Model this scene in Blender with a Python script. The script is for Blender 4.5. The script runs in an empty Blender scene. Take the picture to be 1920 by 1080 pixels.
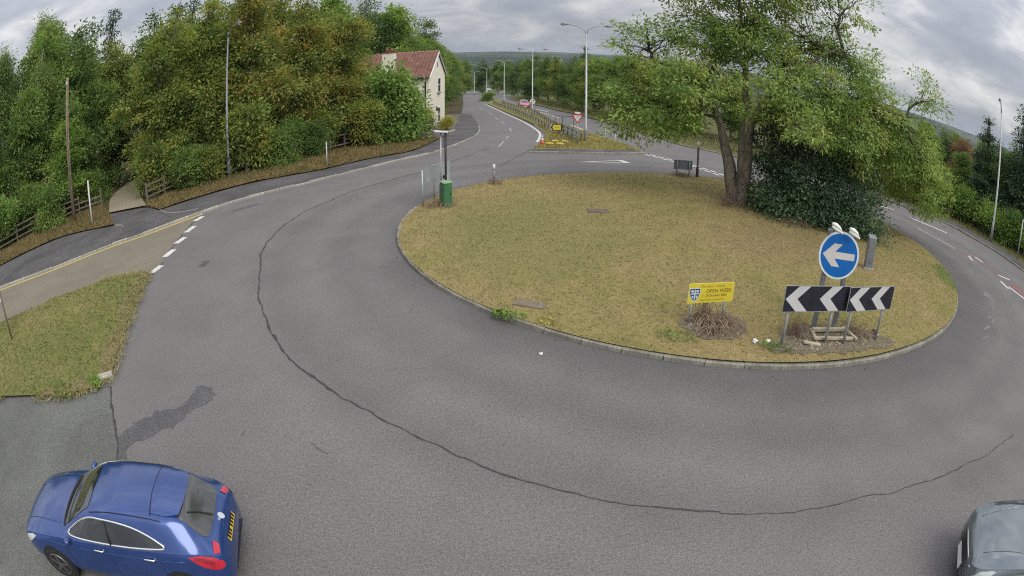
import bpy, bmesh, math, random
import numpy as np
from mathutils import Vector, Matrix
from mathutils.geometry import delaunay_2d_cdt
R = math.radians
rng = np.random.default_rng(7)
random.seed(7)
scene = bpy.context.scene
C = scene.collection

# ------------------------------------------------------------------ camera
PITCH, ROLL, CAM_H = 0.391359, -0.00798597, 6.0
cam = bpy.data.cameras.new('camera')
cam.type = 'PANO'
cam.panorama_type = 'FISHEYE_LENS_POLYNOMIAL'
cam.sensor_fit = 'HORIZONTAL'
cam.sensor_width, cam.sensor_height = 36.0, 20.25
cam.fisheye_fov = R(178)
cam.fisheye_polynomial_k0 = 0.0
cam.fisheye_polynomial_k1 = -0.046208
cam.fisheye_polynomial_k2 = 0.0
cam.fisheye_polynomial_k3 = -2.6286e-5
cam.fisheye_polynomial_k4 = 0.0
cam.clip_start, cam.clip_end = 0.1, 20000
camo = bpy.data.objects.new('camera', cam)
C.objects.link(camo)
up = Vector((-math.sin(ROLL) * math.cos(PITCH), math.cos(ROLL) * math.cos(PITCH), -math.sin(PITCH)))
fw = (Vector((0, 0, 1)) - up * up.z).normalized()
rt = up.cross(fw)
if rt.x < 0:
    rt = -rt
Mw = Matrix((rt, fw, up))            # lens axes (right, up, forward) -> world
ax, ay, az = Mw @ Vector((1, 0, 0)), Mw @ Vector((0, 1, 0)), Mw @ Vector((0, 0, 1))
camo.matrix_world = Matrix(((ax.x, ay.x, -az.x, 0), (ax.y, ay.y, -az.y, 0), (ax.z, ay.z, -az.z, CAM_H), (0, 0, 0, 1)))
scene.camera = camo

# ------------------------------------------------------------------ sky and sun
SUN_EL, SUN_AZ = 46, 142             # degrees; azimuth clockwise from +Y
world = bpy.data.worlds.new('World')
scene.world = world
world.use_nodes = True
wt = world.node_tree
wt.nodes.clear()
def WN(t, **kw):
    n = wt.nodes.new(t)
    for k, v in kw.items():
        setattr(n, k, v)
    return n
def wl(a, b):
    wt.links.new(a, b)
def wmath(op, a, b=None):
    n = WN('ShaderNodeMath', operation=op)
    for i, v in enumerate((a, b)):
        if v is None:
            continue
        if isinstance(v, (int, float)):
            n.inputs[i].default_value = v
        else:
            wl(v, n.inputs[i])
    return n.outputs[0]
sky = WN('ShaderNodeTexSky', sky_type='NISHITA', sun_disc=False, sun_elevation=R(SUN_EL), sun_rotation=R(SUN_AZ), dust_density=3.0)
tc = WN('ShaderNodeTexCoord')
sep = WN('ShaderNodeSeparateXYZ'); wl(tc.outputs['Generated'], sep.inputs[0])
zz = wmath('MAXIMUM', sep.outputs[2], 0.0)
def wnoise(scale, detail, rough, dist, off, flat):
    mp = WN('ShaderNodeMapping'); mp.inputs['Location'].default_value = off; mp.inputs['Scale'].default_value = (scale, scale, scale * flat)
    wl(tc.outputs['Generated'], mp.inputs[0])
    n = WN('ShaderNodeTexNoise'); n.inputs['Scale'].default_value = 1.0; n.inputs['Detail'].default_value = detail
    n.inputs['Roughness'].default_value = rough; n.inputs['Distortion'].default_value = dist
    wl(mp.outputs[0], n.inputs['Vector'])
    return n.outputs['Fac']
def wramp(fac, stops):
    r = WN('ShaderNodeValToRGB')
    e = r.color_ramp.elements
    while len(e) < len(stops):
        e.new(0.5)
    for el, (p, c) in zip(e, stops):
        el.position = p; el.color = (*c, 1)
    wl(fac, r.inputs[0])
    return r.outputs[0]
big = wnoise(2.6, 5, 0.5, 0.25, (3.1, 1.7, 0.4), 3.4)
fine = wnoise(7.0, 8, 0.56, 0.5, (7.3, 2.2, 1.9), 2.6)
mixn = wmath('ADD', wmath('MULTIPLY', big, 0.52), wmath('MULTIPLY', fine, 0.48))
cloud = wramp(mixn, [(0.36, (0.245, 0.26, 0.30)), (0.46, (0.30, 0.315, 0.35)), (0.53, (0.41, 0.42, 0.435)), (0.64, (0.60, 0.595, 0.58))])
# overcast skies brighten towards the zenith
grad = wmath('ADD', 0.74, wmath('MULTIPLY', zz, 1.45))
vm = WN('ShaderNodeVectorMath', operation='SCALE'); wl(cloud, vm.inputs[0]); wl(grad, vm.inputs['Scale'])
skys = WN('ShaderNodeVectorMath', operation='SCALE'); wl(sky.outputs[0], skys.inputs[0]); skys.inputs['Scale'].default_value = 0.09
mx = WN('ShaderNodeMix', data_type='RGBA'); mx.inputs[0].default_value = 0.93
wl(skys.outputs[0], mx.inputs[6]); wl(vm.outputs[0], mx.inputs[7])
bg = WN('ShaderNodeBackground'); bg.inputs[1].default_value = 1.0
wl(mx.outputs[2], bg.inputs[0])
wo = WN('ShaderNodeOutputWorld'); wl(bg.outputs[0], wo.inputs[0])

sun = bpy.data.lights.new('sun', 'SUN')
sun.energy, sun.angle, sun.color = 1.5, R(40), (1.0, 0.96, 0.9)
suno = bpy.data.objects.new('sun', sun); C.objects.link(suno)
sd = Vector((math.sin(R(SUN_AZ)) * math.cos(R(SUN_EL)), math.cos(R(SUN_AZ)) * math.cos(R(SUN_EL)), math.sin(R(SUN_EL))))
suno.rotation_euler = (-sd).to_track_quat('-Z', 'Y').to_euler()
scene.view_settings.view_transform = 'Standard'
scene.view_settings.look = 'None'
scene.view_settings.exposure = 0.72
scene.view_settings.gamma = 1.0
scene.cycles.max_bounces = 6
scene.cycles.diffuse_bounces = 3
scene.cycles.glossy_bounces = 3
scene.cycles.transmission_bounces = 4
scene.cycles.transparent_max_bounces = 4
scene.cycles.volume_bounces = 0
scene.cycles.use_denoising = False
scene.cycles.filter_width = 1.1
scene.cycles.caustics_reflective = False
scene.cycles.caustics_refractive = False

# ------------------------------------------------------------------ material helpers
MATS = {}
class NT:
    def __init__(s, name):
        s.m = bpy.data.materials.new(name); s.m.use_nodes = True
        s.t = s.m.node_tree; s.t.nodes.clear()
        s.out = s.t.nodes.new('ShaderNodeOutputMaterial')
    def n(s, t, **kw):
        x = s.t.nodes.new(t)
        for k, v in kw.items():
            setattr(x, k, v)
        return x
    def l(s, a, b):
        s.t.links.new(a, b)
    def val(s, sock, v):
        if hasattr(v, 'is_linked'):
            s.l(v, sock)
        elif isinstance(v, (tuple, list)) and len(v) == 3 and sock.type == 'RGBA':
            sock.default_value = (*v, 1)
        else:
            sock.default_value = v
    def math(s, op, a, b=None, c=None):
        x = s.n('ShaderNodeMath', operation=op)
        for i, v in enumerate((a, b, c)):
            if v is not None:
                s.val(x.inputs[i], v)
        return x.outputs[0]
    def pos(s):
        return s.n('ShaderNodeNewGeometry').outputs['Position']
    def obj(s):
        return s.n('ShaderNodeTexCoord').outputs['Object']
    def island(s):
        return s.n('ShaderNodeNewGeometry').outputs['Random Per Island']
    def noise(s, vec, scale, detail=3, rough=0.55, dist=0.0):
        x = s.n('ShaderNodeTexNoise')
        s.l(vec, x.inputs['Vector'])
        x.inputs['Scale'].default_value = scale; x.inputs['Detail'].default_value = detail
        x.inputs['Roughness'].default_value = rough; x.inputs['Distortion'].default_value = dist
        return x.outputs['Fac']
    def ramp(s, fac, stops, interp='LINEAR'):
        r = s.n('ShaderNodeValToRGB'); r.color_ramp.interpolation = interp
        e = r.color_ramp.elements
        while len(e) < len(stops):
            e.new(0.5)
        for el, (p, c) in zip(e, stops):
            el.position = p
            el.color = (c, c, c, 1) if isinstance(c, (int, float)) else (*c, 1)
        s.val(r.inputs[0], fac)
        return r.outputs[0]
    def mix(s, fac, a, b, mode='MIX'):
        x = s.n('ShaderNodeMix', data_type='RGBA', blend_type=mode)
        s.val(x.inputs[0], fac); s.val(x.inputs[6], a); s.val(x.inputs[7], b)
        return x.outputs[2]
    def bump(s, h, strength=0.3, dist=0.01):
        b = s.n('ShaderNodeBump'); b.inputs['Strength'].default_value = strength; b.inputs['Distance'].default_value = dist
        s.l(h, b.inputs['Height'])
        return b.outputs[0]
    def bsdf(s, color, rough=0.8, metal=0.0, spec=0.4, normal=None, coat=0.0, **kw):
        p = s.n('ShaderNodeBsdfPrincipled')
        s.val(p.inputs['Base Color'], color); s.val(p.inputs['Roughness'], rough); s.val(p.inputs['Metallic'], metal)
        p.inputs['Specular IOR Level'].default_value = spec
        p.inputs['Coat Weight'].default_value = coat
        p.inputs['Coat Roughness'].default_value = 0.03
        for k, v in kw.items():
            s.val(p.inputs[k], v)
        if normal is not None:
            s.l(normal, p.inputs['Normal'])
        s.l(p.outputs[0], s.out.inputs[0])
        return p
def simple(name, col, rough=0.6, metal=0.0, var=0.18, scale=6.0, bump=0.0, coat=0.0, spec=0.4, dirt=None):
    """painted / metal / concrete surface with mottling and, if asked, dirt patches"""
    t = NT(name)
    v = t.obj()
    f = t.noise(v, scale, 5, 0.6)
    lo = tuple(c * (1 - var) for c in col); hi = tuple(min(1, c * (1 + var)) for c in col)
    c = t.ramp(f, [(0.3, lo), (0.7, hi)])
    if dirt:
        d = t.ramp(t.noise(v, scale * 2.3, 6, 0.7, 0.5), [(0.5, 0.0), (0.72, 0.75)])
        c = t.mix(d, c, dirt)
    r = t.ramp(t.noise(v, scale * 1.7, 3), [(0.3, max(0.03, rough - 0.08)), (0.7, min(1, rough + 0.08))])
    nm = t.bump(t.noise(v, scale * 12, 4), bump, 0.01) if bump else None
    t.bsdf(c, r, metal, spec, nm, coat)
    MATS[name] = t.m
    return t.m
def leafmat(name, stops, noise_scale=0.35, trans=0.48, rough=0.6, spec=0.12):
    """foliage: colour differs from leaf to leaf and from spray to spray; light passes through"""
    t = NT(name)
    f = t.math('ADD', t.math('MULTIPLY', t.island(), 0.40), t.math('MULTIPLY', t.noise(t.pos(), noise_scale, 4, 0.6), 1.35))
    f = t.math('SUBTRACT', f, 0.375)
    c = t.ramp(f, stops)
    p = t.bsdf(c, rough, 0, spec)
    tr = t.n('ShaderNodeBsdfTranslucent')
    t.l(t.mix(1.0, c, (1.0, 1.0, 0.55), 'MULTIPLY'), tr.inputs[0])
    mxs = t.n('ShaderNodeMixShader'); mxs.inputs[0].default_value = trans
    t.l(p.outputs[0], mxs.inputs[1]); t.l(tr.outputs[0], mxs.inputs[2]); t.l(mxs.outputs[0], t.out.inputs[0])
    MATS[name] = t.m
    return t.m

# ------------------------------------------------------------------ object helpers
def tag(o, label=None, cat=None, group=None, kind=None):
    if label: o['label'] = label
    if cat: o['category'] = cat
    if group: o['group'] = group
    if kind: o['kind'] = kind
    return o
def empty(name, loc=(0, 0, 0), rz=0.0, label=None, cat=None, group=None):
    o = bpy.data.objects.new(name, None)
    o.empty_display_size = 0.2
    C.objects.link(o); o.location = loc; o.rotation_euler = (0, 0, rz)
    return tag(o, label, cat, group)
def link(name, me, parent=None, loc=None):
    o = bpy.data.objects.new(name, me); C.objects.link(o)
    if parent is not None:
        o.parent = parent
    if loc is not None:
        o.location = loc
    return o
def copy_tree(o, parent=None):
    c = o.copy(); C.objects.link(c)
    c.parent = parent
    for ch in list(o.children):
        copy_tree(ch, c)
    return c
def npmesh(name, verts, faces_flat, loop_tot, mat=None, smooth=False):
    """fast mesh from numpy arrays; loop_tot: verts per face (array or int)"""
    verts = np.asarray(verts, np.float32); ff = np.asarray(faces_flat, np.int32).ravel()
    if isinstance(loop_tot, int):
        nf = len(ff) // loop_tot; tot = np.full(nf, loop_tot, np.int32)
    else:
        tot = np.asarray(loop_tot, np.int32); nf = len(tot)
    me = bpy.data.meshes.new(name)
    me.vertices.add(len(verts)); me.vertices.foreach_set('co', verts.ravel())
    me.loops.add(len(ff)); me.loops.foreach_set('vertex_index', ff)
    me.polygons.add(nf)
    st = np.zeros(nf, np.int32); st[1:] = np.cumsum(tot)[:-1]
    me.polygons.foreach_set('loop_start', st)
    try:
        me.polygons.foreach_set('loop_total', tot)
    except Exception:
        pass
    if smooth:
        me.polygons.foreach_set('use_smooth', np.ones(nf, bool))
    me.update(calc_edges=True)
    if mat is not None:
        me.materials.append(mat)
    return me
class MB:
    """collects simple solids into one mesh"""
    def __init__(s):
        s.v = []; s.f = []
    def add(s, vs, fs):
        b = len(s.v)
        s.v += [tuple(v) for v in vs]; s.f += [tuple(b + i for i in f) for f in fs]
        return s
    def box(s, c, size, rot=None, taper=1.0):
        x, y, z = (k / 2 for k in size)
        vs = [Vector((sx * x * (taper if sz > 0 else 1), sy * y * (taper if sz > 0 else 1), sz * z)) for sz in (-1, 1) for sy in (-1, 1) for sx in (-1, 1)]
        if rot is not None:
            m = rot if isinstance(rot, Matrix) else Matrix.Rotation(rot, 3, 'Z')
            vs = [m @ v for v in vs]
        c = Vector(c)
        return s.add([v + c for v in vs], [(0, 2, 3, 1), (4, 5, 7, 6), (0, 1, 5, 4), (2, 6, 7, 3), (0, 4, 6, 2), (1, 3, 7, 5)])
    def tube(s, pts, r, n=8, cap=True):
        pts = [Vector(p) for p in pts]
        rs = r if isinstance(r, (list, tuple)) else [r] * len(pts)
        base = len(s.v); ref = None
        for i, p in enumerate(pts):
            d = (pts[min(i + 1, len(pts) - 1)] - pts[max(i - 1, 0)])
            d = d.normalized() if d.length > 1e-9 else Vector((0, 0, 1))
            if ref is None:
                ref = Vector((1, 0, 0)) if abs(d.x) < 0.9 else Vector((0, 1, 0))
            u = (ref - d * ref.dot(d))
            u = u.normalized() if u.length > 1e-6 else d.orthogonal().normalized()
            ref = u; w = d.cross(u)
            for k in range(n):
                a = 2 * math.pi * k / n
                s.v.append(tuple(p + (u * math.cos(a) + w * math.sin(a)) * rs[i]))
        for i in range(len(pts) - 1):
            for k in range(n):
                a, b = base + i * n + k, base + i * n + (k + 1) % n
                s.f.append((a, b, b + n, a + n))
        if cap:
            s.f.append(tuple(base + k for k in reversed(range(n))))
            s.f.append(tuple(base + (len(pts) - 1) * n + k for k in range(n)))
        return s
    def cyl(s, p0, p1, r, n=16):
        return s.tube([p0, p1], r, n)
    def prism(s, poly, M=None, d=0.01):
        """2D outline (x, y) extruded along +z by d, then placed by the 4x4 M"""
        n = len(poly)
        vs = [Vector((x, y, 0)) for x, y in poly] + [Vector((x, y, d)) for x, y in poly]
        if M is not None:
            vs = [M @ v for v in vs]
        fs = [tuple(reversed(range(n))), tuple(range(n, 2 * n))] + [(i, (i + 1) % n, n + (i + 1) % n, n + i) for i in range(n)]
        return s.add(vs, fs)
    def mesh(s, name, mat, smooth=False):
        me = bpy.data.meshes.new(name)
        me.from_pydata(s.v, [], s.f)
        if smooth:
            me.polygons.foreach_set('use_smooth', [len(p.vertices) <= 4 for p in me.polygons])
        me.materials.append(mat); me.update()
        return me
    def build(s, name, mat, parent=None, smooth=False, bevel=0.0, loc=None):
        o = link(name, s.mesh(name, mat, smooth), parent, loc)
        if bevel:
            b = o.modifiers.new('bevel', 'BEVEL'); b.width = bevel; b.segments = 2; b.limit_method = 'ANGLE'
        return o
def frame(origin, xdir, up=(0, 0, 1)):
    """4x4 with x along xdir, y along up, z out of the face"""
    x = Vector(xdir).normalized(); y = Vector(up); y = (y - x * x.dot(y)).normalized(); z = x.cross(y)
    o = Vector(origin)
    return Matrix(((x.x, y.x, z.x, o.x), (x.y, y.y, z.y, o.y), (x.z, y.z, z.z, o.z), (0, 0, 0, 1)))

# ------------------------------------------------------------------ terrain
def ramp_(t, w):
    t = np.asarray(t, float)
    return np.where(t < -w, 0.0, np.where(t > w, t, (t + w) ** 2 / (4 * w)))
def T(x, y):
    return -0.05 * ramp_(np.asarray(y) - 30, 7) - 0.02 * ramp_(np.asarray(x) - 20, 6)
def Tz(x, y):
    return float(T(x, y))
def resample(pts, step, closed=False):
    p = np.array(pts, float)[:, :2]
    if closed:
        p = np.vstack([p, p[:1]])
    d = np.hypot(*np.diff(p, axis=0).T); s = np.concatenate([[0], np.cumsum(d)])
    n = max(2, int(round(s[-1] / step)) + 1)
    t = np.linspace(0, s[-1], n)
    q = np.stack([np.interp(t, s, p[:, 0]), np.interp(t, s, p[:, 1])], 1)
    return q[:-1] if closed else q
def smooth_line(pts, step=0.5, closed=False):
    """Catmull-Rom through the points, evenly resampled"""
    p = np.array(pts, float)[:, :2]; n = len(p); out = []
    rngi = range(n if closed else n - 1)
    for i in rngi:
        if closed:
            a, b, c, d = p[(i - 1) % n], p[i], p[(i + 1) % n], p[(i + 2) % n]
        else:
            a, b, c, d = p[max(i - 1, 0)], p[i], p[i + 1], p[min(i + 2, n - 1)]
        for t in np.linspace(0, 1, 14, endpoint=False):
            out.append(0.5 * (2 * b + (c - a) * t + (2 * a - 5 * b + 4 * c - d) * t * t + (3 * b - a - 3 * c + d) * t ** 3))
    if not closed:
        out.append(p[-1])
    return resample(out, step, closed)
def offset_line(pts, d, closed=False):
    """shift a line to its left by d"""
    p = np.array(pts, float)[:, :2]
    if closed:
        t = np.roll(p, -1, 0) - np.roll(p, 1, 0)
    else:
        t = np.gradient(p, axis=0)
    t /= np.hypot(t[:, 0], t[:, 1])[:, None] + 1e-9
    return p + np.stack([-t[:, 1], t[:, 0]], 1) * d
def inside(poly, q):
    poly = np.asarray(poly)[:, :2]; x, y = q[:, 0], q[:, 1]
    r = np.zeros(len(q), bool); j = len(poly) - 1
    for i in range(len(poly)):
        xi, yi = poly[i]; xj, yj = poly[j]
        r ^= ((yi > y) != (yj > y)) & (x < (xj - xi) * (y - yi) / (yj - yi + 1e-12) + xi)
        j = i
    return r
def sheet(name, poly, zfun, mat, grid=1.5, parent=None, kind='structure', skirt=0.0):
    """a polygon filled with a fine triangulation that follows zfun(x, y)"""
    poly = np.asarray(poly, float)[:, :2]
    lo, hi = poly.min(0), poly.max(0)
    gx, gy = np.meshgrid(np.arange(lo[0] + grid * .37, hi[0], grid), np.arange(lo[1] + grid * .41, hi[1], grid))
    q = np.stack([gx.ravel(), gy.ravel()], 1)
    q = q[inside(poly, q)]
    allp = np.vstack([poly, q])
    n = len(poly)
    r = delaunay_2d_cdt([Vector((float(a), float(b))) for a, b in allp], [(i, (i + 1) % n) for i in range(n)], [list(range(n))], 1, 1e-5)
    v2 = np.array([(v.x, v.y) for v in r[0]])
    z = zfun(v2[:, 0], v2[:, 1])
    verts = [(a, b, c) for (a, b), c in zip(v2, z)]
    faces = [tuple(f) for f in r[2]]
    fx = []
    for f in faces:
        a, b, c = (v2[i] for i in f[:3])
        fx.append(f if (b[0] - a[0]) * (c[1] - a[1]) - (b[1] - a[1]) * (c[0] - a[0]) > 0 else tuple(reversed(f)))
    me = bpy.data.meshes.new(name); me.from_pydata(verts, [], fx)
    me.polygons.foreach_set('use_smooth', [True] * len(me.polygons))
    me.materials.append(mat); me.update()
    o = link(name, me, parent)
    if kind and parent is None:
        o['kind'] = kind
    return o
def strip(line, width, zoff, off=0.0, jitter=0.0, seed=0):
    """verts/faces of a ribbon lying on the terrain along a line"""
    r_ = np.random.default_rng(seed)
    a = offset_line(line, off + width / 2); b = offset_line(line, off - width / 2)
    if jitter:
        a = a + r_.normal(0, jitter, a.shape); b = b + r_.normal(0, jitter, b.shape)
    va = [(x, y, Tz(x, y) + zoff) for x, y in a]; vb = [(x, y, Tz(x, y) + zoff) for x, y in b]
    n = len(va)
    return va + vb, [(n + i, n + i + 1, i + 1, i) for i in range(n - 1)]

# ------------------------------------------------------------------ plan of the junction, metres (x right, y ahead)
L = {
    'island': [(18.86, 20.0), (18.88, 21.0), (18.8, 21.99), (18.62, 22.98), (18.35, 23.95), (17.98, 24.89), (17.51, 25.78), (16.94, 26.61), (16.29, 27.38), (15.56, 28.06), (14.76, 28.65), (13.9, 29.14), (13.0, 29.53), (12.08, 29.83), (11.15, 30.02), (10.22, 30.14), (9.29, 30.17), (8.39, 30.14), (7.5, 30.06), (6.63, 29.94), (5.77, 29.79), (4.93, 29.6), (4.08, 29.39), (3.24, 29.13), (2.4, 28.83), (1.56, 28.48), (0.73, 28.06), (-0.07, 27.57), (-0.84, 27.0), (-1.55, 26.34), (-2.2, 25.6), (-2.76, 24.78), (-3.22, 23.9), (-3.57, 22.97), (-3.81, 21.99), (-3.93, 21.0), (-3.94, 20.0), (-3.84, 19.01), (-3.63, 18.04), (-3.33, 17.1), (-2.94, 16.2), (-2.48, 15.35), (-1.95, 14.55), (-1.36, 13.8), (-0.71, 13.11), (-0.01, 12.49), (0.73, 11.93), (1.5, 11.44), (2.31, 11.02), (3.15, 10.67), (4.0, 10.39), (4.87, 10.18), (5.74, 10.04), (6.62, 9.97), (7.5, 9.95), (8.37, 10.0), (9.24, 10.11), (10.11, 10.28), (10.96, 10.5), (11.8, 10.78), (12.62, 11.12), (13.43, 11.53), (14.21, 12.01), (14.95, 12.55), (15.66, 13.15), (16.31, 13.83), (16.91, 14.57), (17.43, 15.37), (17.89, 16.22), (18.26, 17.12), (18.55, 18.05), (18.75, 19.02)],
    'left_kerb': [(-22.79, 13.88), (-19.94, 16.25), (-17.82, 18.78), (-16.13, 20.6), (-14.72, 22.77), (-13.24, 24.94), (-11.72, 26.69), (-9.82, 28.8), (-7.68, 32.13), (-5.49, 36.31), (-4.65, 38.68), (-3.67, 43.65), (-3.08, 48.33), (-2.94, 53.63), (-3.46, 61.08), (-5.1, 76.71), (-8.34, 105.7)],
    'path_back_a': [(-26.74, 16.68), (-24.45, 20.36), (-22.62, 21.38), (-19.97, 22.06)],
    'path_back_b': [(-17.98, 24.29), (-15.83, 27.15), (-13.95, 29.23), (-11.78, 30.7), (-10.41, 31.89), (-8.4, 35.19), (-6.54, 37.97), (-5.87, 43.36), (-5.43, 52.36), (-5.8, 62.34), (-7.21, 83.87)],
    'drive_throat': [(-19.97, 22.06), (-22.76, 24.73), (-19.84, 25.37), (-17.98, 24.29)],
    'fence_a': [(-29.75, 18.79), (-29.09, 21.98), (-27.07, 25.23), (-25.72, 27.23)],
    'fence_b': [(-20.38, 26.29), (-19.82, 29.62), (-17.42, 32.37), (-15.11, 35.33), (-13.95, 37.56), (-12.36, 41.54), (-10.78, 45.26)],
    'mid_kerb': [(-5.52, 126.56), (-0.72, 85.91), (1.47, 68.16), (2.52, 56.59), (2.67, 50.78), (2.14, 44.25), (1.22, 39.44), (0.99, 37.3)],
    'split_front': [(0.99, 37.3), (2.34, 37.24), (4.29, 37.74), (6.54, 37.98), (8.84, 39.32)],
    'split_right': [(8.84, 39.32), (8.26, 45.41), (6.7, 52.89), (5.09, 67.59), (2.95, 90.0), (0.23, 117.45), (-5.9, 177.84)],
    'right_edge': [(-2.16, 177.85), (1.79, 134.29), (5.24, 114.13), (6.97, 97.48), (8.61, 90.1), (10.26, 76.91), (13.53, 49.98), (14.84, 45.85), (24.04, 31.69), (25.13, 30.15), (25.57, 27.59), (27.62, 25.87), (27.91, 23.41), (28.47, 21.07), (28.34, 17.79)],
    'grass_tri': [(-18.36, 10.65), (-16.41, 12.95), (-14.5, 14.89), (-12.68, 15.38), (-11.96, 14.07), (-10.96, 11.92), (-10.06, 10.05), (-9.49, 8.88), (-9.45, 8.63), (-10.02, 7.9), (-11.37, 7.35), (-13.31, 6.69)],
    'crack': [(1.15, 39.43), (-0.67, 31.56)],
    'arc': [(-1.51, 40.58), (-2.67, 35.87), (-3.43, 33.21), (-4.51, 30.14), (-5.39, 28.65), (-6.52, 26.81), (-7.15, 25.69), (-7.75, 24.2), (-8.4, 22.33), (-8.72, 20.51), (-8.61, 18.53), (-8.23, 17.12), (-7.1, 14.39), (-6.17, 12.65), (-4.87, 10.78), (-3.45, 9.39), (-2.44, 8.67), (-1.38, 7.88), (-0.47, 7.22), (0.34, 6.83), (1.11, 6.45), (1.89, 6.19), (3.11, 5.9), (4.49, 5.61), (5.61, 5.51), (6.97, 5.4), (9.57, 5.54), (11.75, 5.8)],
    'seam_bl': [(-9.16, 8.44), (-8.17, 7.19), (-7.28, 6.06)],
    'patch': [(-7.28, 6.06), (-7.63, 6.74), (-7.44, 7.4), (-7.08, 7.91), (-6.61, 8.19), (-6.58, 8.88), (-6.39, 9.1), (-6.03, 8.88), (-5.97, 8.53), (-6.26, 8.1), (-6.43, 7.56), (-6.77, 7.09), (-7.19, 6.58), (-7.08, 6.13)],
    'gw_left': [(-14.07, 21.99), (-14.01, 22.72), (-13.57, 20.3), (-13.6, 21.2), (-13.23, 18.83), (-13.21, 19.63), (-12.84, 17.27), (-12.88, 18.1), (-12.45, 15.63), (-12.41, 16.36)],
    'side_edge': [(-14.33, 22.7), (-12.31, 15.43)],
    'lane_left': [(-0.83, 42.72), (-0.47, 47.78), (-0.26, 56.07), (-1.13, 65.94), (-2.05, 74.01), (-3.21, 85.87), (-5.37, 102.53)],
    'lane_right': [(3.85, 103.76), (5.33, 92.83), (3.83, 92.06), (5.02, 84.77), (5.15, 82.04), (5.82, 77.33), (6.18, 63.85), (6.74, 58.32), (9.2, 59.13), (9.28, 53.28)],
    'gw_right': [(8.77, 38.99), (9.99, 36.2), (10.84, 34.4), (11.88, 31.27)],
    'gw_tri': [(3.66, 33.64), (6.48, 35.26), (6.87, 34.19)],
    'rl_a': [(22.0, 28.29), (22.94, 27.56), (23.27, 26.07), (25.04, 23.62)],
    'rl_b': [(21.98, 23.63), (22.75, 20.42)],
    'rl_red': [(22.86, 20.52), (23.57, 18.52), (23.71, 17.0)],
    'rl_c': [(25.76, 27.07), (26.49, 26.51)],
    'rl_w': [(23.18, 19.46), (22.83, 18.71), (23.85, 19.42), (23.83, 18.64)],
    'rl_v': [(23.56, 16.88), (24.2, 16.25), (22.78, 16.02), (22.49, 15.03), (22.85, 15.31), (22.91, 13.93)],
    'rl_red2': [(24.23, 16.0), (24.31, 14.93), (23.18, 14.12), (23.17, 15.46)],
    'driveway': [(-22.76, 24.73), (-26.64, 29.5), (-29.1, 34.55), (-30.11, 38.37), (-26.85, 34.45), (-24.01, 30.0), (-19.84, 25.37)],
    'manhole': [(3.09, 21.05)],
    'cover2': [(0.31, 12.99)],
}

# ------------------------------------------------------------------ ground materials
def asphalt(name, base, dark=0.42, lite=1.62, patch=0.16, ring=True, speck=70):
    t = NT(name); p = t.pos()
    g1 = t.noise(p, speck, 2, 0.6)
    g2 = t.noise(p, 0.45, 6, 0.62, 0.4)
    g3 = t.noise(p, 4.5, 5, 0.7)
    c = t.ramp(g1, [(0.34, tuple(k * dark for k in base)), (0.5, base), (0.66, tuple(k * lite for k in base))])
    c = t.mix(1.0, c, t.ramp(g2, [(0.32, 1 - patch), (0.5, 1.0), (0.68, 1 + patch)]), 'MULTIPLY')
    c = t.mix(t.ramp(t.math('MULTIPLY', g3, g2), [(0.30, 0.0), (0.46, 0.30)]), c, tuple(k * 0.55 for k in base))
    # coarse mottling of the chippings and small fretted areas
    c = t.mix(1.0, c, t.ramp(t.noise(p, 19, 3, 0.7), [(0.30, 0.74), (0.5, 1.0), (0.70, 1.24)]), 'MULTIPLY')
    fr = t.math('MULTIPLY', t.ramp(t.noise(p, 13, 4, 0.75, 0.6), [(0.56, 0.0), (0.66, 0.75)]), t.ramp(t.noise(p, 0.55, 4, 0.65), [(0.52, 0.0), (0.66, 1.0)]))
    c = t.mix(fr, c, tuple(k * 0.45 for k in base))
    # scattered pale stone chips and small dark pits
    v = t.n('ShaderNodeTexVoronoi'); v.inputs['Scale'].default_value = 9.0; t.l(p, v.inputs['Vector'])
    chip = t.ramp(v.outputs['Distance'], [(0.05, 0.8), (0.09, 0.0)])
    c = t.mix(t.math('MULTIPLY', chip, t.ramp(t.noise(p, 2.1, 2), [(0.55, 0.0), (0.62, 0.6)])), c, (0.33, 0.32, 0.30))
    v2 = t.n('ShaderNodeTexVoronoi'); v2.inputs['Scale'].default_value = 5.5; t.l(p, v2.inputs['Vector'])
    pit = t.ramp(v2.outputs['Distance'], [(0.06, 0.75), (0.13, 0.0)])
    c = t.mix(t.math('MULTIPLY', pit, t.ramp(t.noise(p, 1.3, 3), [(0.56, 0.0), (0.66, 0.9)])), c, tuple(k * 0.35 for k in base))
    if ring:
        # grit swept against the island kerb and rubber laid down along the wheel tracks
        s = t.n('ShaderNodeSeparateXYZ'); t.l(p, s.inputs[0])
        dx = t.math('MULTIPLY', t.math('SUBTRACT', s.outputs[0], 8.2), 0.93)
        dy = t.math('SUBTRACT', s.outputs[1], 20.0)
        d = t.math('SQRT', t.math('ADD', t.math('MULTIPLY', dx, dx), t.math('MULTIPLY', dy, dy)))
        d = t.math('ADD', d, t.math('MULTIPLY', t.noise(p, 0.8, 4), 1.0))
        d = t.math('DIVIDE', d, 20.0)
        w = t.ramp(d, [(0.52, 0.70), (0.575, 0.74), (0.625, 0.98), (0.67, 0.90), (0.715, 1.07), (0.77, 0.91), (0.82, 1.07), (0.9, 1.0)])
        c = t.mix(1.0, c, w, 'MULTIPLY')
    t.bsdf(c, 0.82, 0, 0.35, t.bump(t.math('ADD', g1, t.math('MULTIPLY', g3, 0.6)), 0.25, 0.010))
    return t.m
M_asphalt = asphalt('worn_asphalt', (0.136, 0.127, 0.125), patch=0.10)
M_asph_arm = asphalt('greenish_asphalt', (0.108, 0.110, 0.099), ring=False, patch=0.2)
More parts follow.
